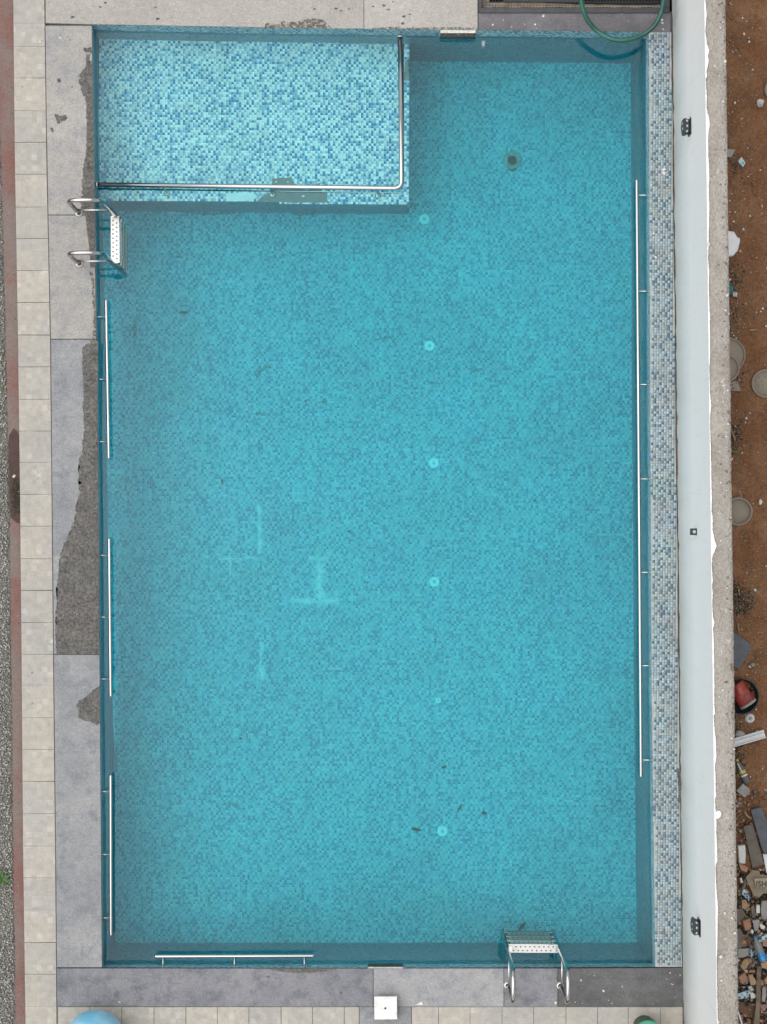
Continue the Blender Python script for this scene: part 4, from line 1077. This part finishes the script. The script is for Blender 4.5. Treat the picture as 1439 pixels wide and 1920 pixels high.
ico('stone', D(1411, 1247, GD + .015), .026, .022, .02, M['stone'][3], 'small dark green stone beside the grey slab', 'stone', .4)
def lid(x, y, r, label, holes=0, inner=None, oct_=False, z=GD, th=.035, wob=0.0):
    c = D(x, y, z + th); k = r * S * (H - z) / H; root = empty('plastic_disc', label, 'lid', (c.x, c.y, z), 'beige plastic lids on the dirt')
    m = Matrix.Translation((c.x, c.y, z)); ri = inner or .80
    fin(lathe_bm([(k * .97, 0), (k, th * .6), (k * .99, th), (k * (ri + .06), th), (k * (ri + .02), th * .5)], 8 if oct_ else 36, m, wob=wob), 'lid_rim', M['lid'], root, not oct_)
    fin(lathe_bm([(k * (ri + .04), th * .45), (k * ri, th * .62), (0, th * .68)], 36, m), 'lid_panel', M['lid'], root, True)
    for j in range(holes):
        a = random.uniform(1.6, 4.6); rr_ = k * random.uniform(.15, .65)
        fin(lathe_bm([(.007, 0), (0, .0015)], 8, Matrix.Translation((c.x + rr_ * math.cos(a), c.y + rr_ * math.sin(a), z + th * .72))), 'lid_spot', M['browngrey'], root)
    return root
lid(1365, 666, 34, 'largest beige plastic lid half hidden behind the wall', th=.03, inner=.86)
lid(1361, 690, 27, 'round beige lid lying on top of the largest lid', z=GD + .03, th=.03)
lid(1436.5, 719, 27, 'beige plastic lid with dark spots at the right edge', holes=7)
lid(1385, 959, 27, 'beige plastic lid lying by itself half way down the dirt strip', th=.04)
lid(1455, 168, 21, 'pale plastic lid cut by the right edge in the upper dirt', inner=.7)
slab_thing('tile_shard', [(1355, 717), (1384, 713.5), (1386, 722), (1390, 733), (1372, 733), (1355, 737)], .02, M['lid'], 'square beige piece lying just below the two overlapping lids', 'tile shard')
def rag(x, y, sx, sy, mat, label, cat='rag'):
    b = bmesh.new(); n_ = 8; g = []
    for j in range(n_):
        g.append([b.verts.new(D(x + (i / (n_ - 1) - .5) * sx * random.uniform(.8, 1.1), y + (j / (n_ - 1) - .5) * sy * random.uniform(.8, 1.1), GD + .02 + random.uniform(0, .05))) for i in range(n_)])
    for j in range(n_ - 1):
        for i in range(n_ - 1): b.faces.new((g[j][i], g[j][i + 1], g[j + 1][i + 1], g[j + 1][i]))
    return tag(fin(b, 'rag', mat, None, True), label, cat)
rag(1369, 542, 12, 18, M['teal'], 'crumpled teal rag against the wall')
rag(1379, 552, 8, 9, M['pvc_white'], 'small grey white scrap of cloth beside the teal rag')
def stick(pts, r, mat, label, name='twig', cat='twig'):
    return tag(fin(tube_bm(spline([D(*q) for q in pts], 4), r, 7), name, mat, None, True), label, cat)
stick([(1366, 803, -.25), (1372, 808, -.25), (1377, 820, -.26), (1378, 826, -.28)], .008, M['twig'], 'curved dry twig in the dark litter below the lids')
stick([(1366, 871, -.24), (1374, 859, -.26)], .008, M['whitechip'], 'short white straw poking from behind the wall', 'straw', 'straw')
stick([(1368, 846, -.26), (1378, 847, -.25), (1386, 851, -.27)], .013, M['leafgreen'], 'green stalk above the short white straw', 'plant_stalk', 'stalk')
stick([(1387, 1116, -.27), (1385, 1104, -.27)], .008, M['twig'], 'short dry twig beside the dark litter half way down')
stick([(1386, 1184, -.27), (1383, 1168, -.27)], .010, M['twig'], 'pale dry twig just above the grey stone slab')
stick([(1420, 618, -.28), (1405, 619.5, -.28)], .009, M['twig'], 'dry leaf stalk above the largest lid')
slab_thing('stone_slab', [(1355, 1180), (1371, 1181), (1386, 1192), (1410, 1209), (1405, 1224), (1398, 1236), (1386, 1255), (1371, 1247), (1355, 1243)], .05, M['slate'], 'dark grey broken stone slab above the red tin', 'stone slab')
# black tub with the red tin lying in it
c = D(1386, 1304, GD)
tub = empty('tub', 'black shallow tub under the red tin', 'tub', c)
fin(lathe_bm([(0, .006), (.15, .006), (.165, .10), (.172, .11), (.178, .10), (.160, 0)], 32, Matrix.Translation(c)), 'tub_body', M['black_plastic'], tub, True)
tin = empty('paint_tin', 'red paint tin lying open on its side in the black tub', 'tin', D(1392, 1302, -.2))
A, B = D(1379, 1283, -.165), D(1404, 1321, -.155); L = (B - A).length; m = axis_matrix(A, B)
fin(lathe_bm([(0, 0), (.080, 0), (.084, .004), (.084, L - .02), (.080, L - .02)], 32, m), 'tin_body', M['red_tin'], tin, True)
fin(lathe_bm([(.085, L - .022), (.088, L - .014), (.088, L), (.080, L + .003), (.074, L - .004)], 32, m), 'tin_rim', M['grey_tile'], tin, True)
fin(lathe_bm([(.076, L - .002), (.074, L - .06), (0, L - .065)], 32, m), 'dried_paint', M['tin_in'], tin, True)
flat('tin_label', [m @ Vector((.0855 * math.cos(a), .0855 * math.sin(a), h)) for a, h in ((1.0, L * .55), (1.5, L * .55), (1.5, L * .9), (1.0, L * .9))], M['slate'], tin)
c = D(1406, 1346.5, GD); ft = empty('pipe_fitting', 'round white plastic fitting below the red tin', 'pipe fitting', c)
fin(lathe_bm([(.040, 0), (.047, .004), (.046, .014), (.034, .018), (.030, .034), (.024, .034), (.022, .010), (0, .008)], 26, Matrix.Translation(c), wob=.02), 'fitting_ring', M['pvc_white'], ft, True)
fin(lathe_bm([(.016, .010), (.012, .016), (.005, .014), (0, .018)], 16, Matrix.Translation(c)), 'fitting_core', M['grey_tile'], ft, True)
# white trunking
A, B = D(1366, 1395.5, GD + .05), D(1434.5, 1375.5, GD + .05); d = (B - A); ln = d.length; ang = math.atan2(d.y, d.x); rot = Matrix.Rotation(ang, 3, 'Z'); mid = (A + B) / 2
tr = empty('cable_trunking', 'length of white plastic cable trunking lying across the dirt', 'trunking', mid)
nn = rot @ Vector((0, 1, 0))
fin(box_bm(mid - Vector((0, 0, .02)), (ln, .078, .012), None, rot), 'trunking_base', M['pvc_white'], tr)
for s in (-1, 1): fin(box_bm(mid + nn * s * .036, (ln, .007, .035), None, rot), 'trunking_side', M['pvc_white'], tr)
fin(box_bm(mid + nn * .004, (ln * .97, .010, .014), None, rot), 'trunking_rib', M['pvc_white'], tr)
# bottles
def bottle(a, b2, r, label, body, bands, z=GD):
    A, B = D(*a, z + r + .01), D(*b2, z + r + .01); L = (B - A).length; m = axis_matrix(A, B)
    root = empty('bottle', label, 'bottle', (A + B) / 2)
    fin(lathe_bm([(0, 0), (r * .8, 0), (r, .012), (r, L * .36), (r * .93, L * .42), (r, L * .48), (r, L * .66), (r * .45, L * .86), (r * .36, L * .9), (r * .36, L)], 20, m), 'bottle_body', body, root, True)
    fin(lathe_bm([(r * .42, L * .93), (r * .42, L * 1.02), (0, L * 1.02)], 14, m), 'bottle_cap', bands[0][2], root, True)
    for u0, u1, mt in bands: fin(lathe_bm([(r * 1.015, L * u0), (r * 1.015, L * u1)], 20, m), 'bottle_label', mt, root, True)
    return root
bottle((1402, 1468), (1382, 1424), .034, 'dark plastic bottle with a yellow band beside the grey tile', M['smoke'], ((.42, .54, M['yellow']), (.30, .37, M['whitechip'])))
bottle((1432, 1802), (1415, 1756), .040, 'clear plastic bottle with a blue label among the rubble', M['clear'], ((.05, .36, M['bluefilm']),), GD + .10)
stick([(1383, 1431, -.24), (1388, 1441, -.22), (1392, 1450, -.22)], .006, M['whitechip'], 'thin white strip lying on the dark bottle', 'plastic_strip', 'strip')
slab_thing('grey_tile', [(1393.5, 1469), (1406.5, 1479.5), (1406.5, 1486.5), (1397, 1496), (1381, 1483)], .03, M['grey_tile'], 'square grey tile lying cornerwise below the dark bottle', 'tile', GD + .03)
slab_thing('stone_slab', [(1395, 1550), (1412.5, 1545), (1433, 1620), (1411, 1627.5)], .03, M['browngrey'], 'brown grey slab lying under the slate slab', 'stone slab', GD + .02)
slab_thing('stone_slab', [(1408, 1519), (1428.5, 1513), (1437, 1537), (1458, 1600), (1434, 1602), (1428, 1588)], .03, M['slate'], 'long slate grey slab at the right edge above the rubble', 'stone slab', GD + .055)
slab_thing('white_block', [(1384, 1586), (1397.5, 1584.5), (1399, 1600), (1398, 1620), (1386.5, 1619.5)], .05, M['whitechip'], 'white oblong block beside the brown grey slab', 'block', GD + .02, bev=.006)
slab_thing('white_sheet', [(1431, 1601), (1450, 1596), (1452, 1650), (1437, 1636)], .02, M['pvc_white'], 'white sheet at the right edge below the slate slab', 'sheet', GD + .03)
# cardboard with print
cb2 = empty('cardboard_box', 'flattened brown cardboard box with dark printed letters', 'cardboard', D(1420, 1660))
prism('card_panel', jag([D(x, y, GD + .10) for x, y in ((1399, 1645), (1406, 1637), (1412, 1631), (1424, 1633), (1426, 1640), (1447, 1642), (1452, 1676), (1432, 1675), (1424, 1683), (1414, 1680), (1407, 1665))], .04, .001), .008, M['card'], cb2, .001)
prism('card_flap', [D(x, y, GD + .125) for x, y in ((1414, 1647), (1440, 1646), (1452, 1664), (1417, 1663.5))], .006, M['card_pale'], cb2, .001, .1)
tc = bpy.data.curves.new('printed_letters', 'FONT'); tc.body = 'ISHER'; tc.size = .075; tc.extrude = .0004; tc.align_x = 'LEFT'
to = bpy.data.objects.new('printed_letters', tc); C.objects.link(to); bpy.context.view_layer.update()
me = bpy.data.meshes.new_from_object(to); bpy.data.objects.remove(to)
me.transform(Matrix.Translation(D(1417.5, 1662, GD + .134)) @ Matrix.Rotation(R(-2), 4, 'Z')); link('printed_letters', me, M['ink'], cb2).matrix_parent_inverse = Matrix.Translation(cb2.location).inverted()
RB = 'pieces of the rubble heap behind the wall'
def rub(name, pts, th, z, mat, label, cat, tilt=.12, ja=.0015):
    slab_thing(name, pts, th, mat, label, cat, GD + z, ja, tilt, None, .003)
rub('tile_shard', [(1392.5, 1669), (1397, 1667), (1403, 1676), (1408, 1685), (1404.5, 1690), (1392, 1677)], .02, .10, M['mosaic_shard'], 'blue mosaic shard below the cardboard box', 'tile shard', .05)
rub('brick_piece', [(1391.5, 1688), (1399, 1687), (1405, 1698), (1398.5, 1706), (1391.5, 1703)], .05, .07, M['terra_tan'], 'tan broken brick right below the blue mosaic shard', 'brick piece')
rub('tile_shard', [(1381, 1705), (1392, 1703), (1402, 1720), (1395, 1724), (1381, 1733)], .03, .06, M['browngrey'], 'brown grey broken tile against the wall in the rubble', 'tile shard')
rub('brick_piece', [(1393, 1727), (1406.5, 1723), (1409.5, 1737), (1405, 1744.5), (1398, 1743.5)], .06, .09, M['terra'], 'largest terracotta brick piece near the middle of the rubble', 'brick piece')
rub('tile_shard', [(1410.5, 1726), (1424, 1724), (1424.5, 1736), (1422, 1745), (1416, 1747)], .03, .10, M['grey_tile'], 'lilac grey tile beside the largest terracotta piece', 'tile shard')
rub('white_block', [(1419, 1698), (1425.5, 1697.5), (1425, 1712), (1418.5, 1712)], .04, .10, M['whitechip'], 'upright white oblong piece above the lilac grey tile', 'block')
rub('white_block', [(1407.5, 1745), (1411.5, 1742.5), (1414, 1747.5), (1410.5, 1752)], .03, .11, M['whitechip'], 'small white cube below the largest terracotta piece', 'block')
rub('white_block', [(1424.5, 1734), (1427, 1732), (1436, 1738), (1432, 1742.5), (1427, 1741)], .03, .12, M['whitechip'], 'white slanted piece right of the lilac grey tile', 'block')
rub('stone_slab', [(1372, 1742), (1389, 1741), (1396, 1756), (1403, 1775), (1383, 1777.5), (1372, 1777)], .03, .07, M['browngrey'], 'grey pointed slab against the wall beside the clear bottle', 'stone slab')
rub('tile_shard', [(1422, 1766), (1428, 1757), (1446, 1748), (1450, 1760), (1432, 1764), (1426, 1768)], .025, .13, M['mosaic_shard'], 'curved blue mosaic shard right of the clear bottle', 'tile shard', .05)
rub('brick_piece', [(1430, 1764), (1447, 1760), (1449, 1775), (1431, 1774)], .05, .10, M['terra'], 'terracotta piece just below the curved mosaic shard', 'brick piece')
rub('tile_shard', [(1384, 1779), (1407, 1778.5), (1405, 1791), (1396, 1795), (1384, 1796)], .03, .08, M['grey_tile'], 'grey tile with mortar left of the blue bottle label', 'tile shard')
rub('tile_shard', [(1407, 1780), (1414, 1782), (1413, 1790), (1409, 1796), (1406, 1790)], .025, .11, M['mosaic_shard'], 'small pale blue mosaic shard left of the bottle label', 'tile shard', .05)
rub('brick_piece', [(1388, 1812), (1395, 1800), (1404, 1797), (1406, 1806), (1400, 1816), (1396, 1820)], .06, .06, M['terra_tan'], 'tan brick piece below the grey tile with mortar', 'brick piece')
rub('brick_piece', [(1403.5, 1824), (1406, 1819.5), (1416, 1818.5), (1416.5, 1824.5)], .05, .08, M['terra'], 'thin terracotta piece beside the top of the wooden plank', 'brick piece')
rub('brick_piece', [(1384.5, 1833), (1396, 1823.5), (1403, 1834), (1393, 1846)], .06, .08, M['terra'], 'square terracotta piece nearest the wall above the mosaic strip', 'brick piece')
rub('brick_piece', [(1403.5, 1829), (1411, 1827), (1419, 1840), (1417, 1846.5), (1408.5, 1847.5)], .06, .09, M['terra_tan'], 'tapered tan brick piece beside the wooden plank', 'brick piece')
rub('tile_shard', [(1378, 1864), (1396, 1859), (1405, 1856.5), (1408.5, 1864), (1400, 1871.5), (1378, 1875)], .025, .10, M['mosaic_shard'], 'long strip of dark blue mosaic near the bottom of the rubble', 'tile shard', .03)
rub('mortar_lump', [(1407, 1861), (1412, 1861), (1418.5, 1866), (1416, 1872), (1409, 1873)], .04, .09, M['whitechip'], 'whitish mortar lump at the end of the mosaic strip', 'mortar lump')
rub('board', [(1378, 1877), (1417, 1881.5), (1414, 1905), (1392, 1900), (1378, 1898)], .03, .06, M['wood_red'], 'red brown board below the mosaic strip', 'board', .05)
rub('plank', [(1420, 1812), (1428, 1812), (1426.5, 1870), (1423, 1940), (1411, 1940), (1418, 1880)], .04, .12, M['wood'], 'weathered wooden plank standing along the bottom of the rubble', 'plank', .03)
rub('tile_shard', [(1430.5, 1852), (1434, 1850), (1437.5, 1856), (1436, 1872), (1432, 1879), (1428.5, 1874)], .03, .10, M['grey_tile'], 'grey splinter of tile right of the wooden plank', 'tile shard')
rub('brick_piece', [(1433, 1838), (1440, 1828), (1450, 1826), (1450, 1842), (1436, 1846)], .05, .09, M['terra'], 'terracotta piece at the right edge beside the plank', 'brick piece')
rub('brick_piece', [(1398, 1762), (1404, 1757), (1409, 1764), (1406, 1776), (1402, 1772)], .05, .05, M['wood_red'], 'dark red brick sliver left of the clear bottle', 'brick piece')
rub('brick_piece', [(1426, 1806), (1436, 1801), (1447, 1808), (1440, 1818), (1429, 1815)], .05, .08, M['terra_tan'], 'tan brick piece below the blue bottle label', 'brick piece')
rub('tile_shard', [(1429, 1690), (1450, 1688), (1450, 1722), (1430, 1724), (1427, 1706)], .03, .07, M['grey_tile'], 'large grey tile at the right edge below the cardboard', 'tile shard')
rub('brick_piece', [(1409, 1700), (1414, 1696), (1418, 1716), (1416, 1722), (1410, 1714)], .05, .07, M['wood'], 'brown splintered piece left of the upright white piece', 'brick piece')
rub('brick_piece', [(1386, 1620), (1396, 1622), (1404, 1628), (1401, 1636), (1390, 1632)], .05, .04, M['terra'], 'terracotta piece below the white oblong block', 'brick piece')
stick([(1381, 1890, -.1), (1388, 1908, -.12), (1394, 1930, -.14)], .009, M['whitechip'], 'thin white rod leaning by the wall at the bottom', 'rod', 'rod')
stick([(1395, 1520, -.24), (1401, 1529, -.23), (1409, 1535, -.24)], .010, M['twig'], 'dry stick above the two grey slabs')
stick([(1389, 1646, -.2), (1391, 1655, -.2)], .012, M['whitechip'], 'white stub of pipe left of the cardboard box', 'pipe_stub', 'pipe')
stick([(1398, 1655, -.2), (1392, 1668, -.2)], .013, M['wood'], 'brown stick left of the cardboard box')
# small stuff: litter on the dirt, crumbs of the rubble heap
li = []
for k in range(6500):
    y = random.uniform(-30, 1950); x = 1352 + abs(random.gauss(0, 1)) * 55
    if x > 1560: continue
    p = D(x, y); s = random.choice((.004, .005, .006, .007, .009, .012)); li.append((p.x, p.y, GD + .006, s, random.choice((0, 0, 0, 0, 0, 1, 1, 2, 3, 4, 4))))
for k in range(170):
    y = random.uniform(0, 1650); x = random.uniform(1365, 1439); p = D(x, y); li.append((p.x, p.y, GD + .012, random.uniform(.010, .024), random.choice((0, 2, 3, 3, 4, 1))))
for cx, cy, n_ in ((1376, 520, 170), (1372, 590, 150), (1380, 712, 140), (1378, 818, 200), (1384, 1110, 170), (1384, 1140, 230), (1380, 1410, 450), (1375, 1450, 300), (1375, 1370, 150), (1378, 320, 150), (1400, 1130, 200)):
    for k in range(n_):
        p = D(cx + random.gauss(0, 9), cy + random.gauss(0, 16)); li.append((p.x, p.y, GD + random.uniform(.0, .03), random.uniform(.005, .015), random.choice((0, 0, 5, 5, 5, 4, 1))))
chips('dirt_litter', li, [M['browngrey'], M['terra'], M['grey_tile'], M['whitechip'], M['twig'], M['mould']], flatness=.6)
ri = []
for k in range(2600):
    y = random.triangular(1610, 1950, 1800); x = 1368 + random.random() * 110
    p = D(x, y); hgt = .09 * min(1, max(.1, (y - 1600) / 120))
    ri.append((p.x, p.y, GD + random.uniform(0, hgt), random.choice((.012, .018, .025, .032, .045)), random.choice((0, 0, 1, 1, 2, 2, 3, 4, 5, 6, 6))))
for k in range(260):
    y = random.uniform(1480, 1640); x = 1372 + random.random() * 70; p = D(x, y)
    ri.append((p.x, p.y, GD + random.uniform(0, .03), random.uniform(.010, .035), random.choice((0, 1, 2, 4, 5, 6))))
chips('rubble', ri, [M['terra'], M['browngrey'], M['grey_tile'], M['whitechip'], M['terra_tan'], M['wood_red'], M['mould']], flatness=.7)
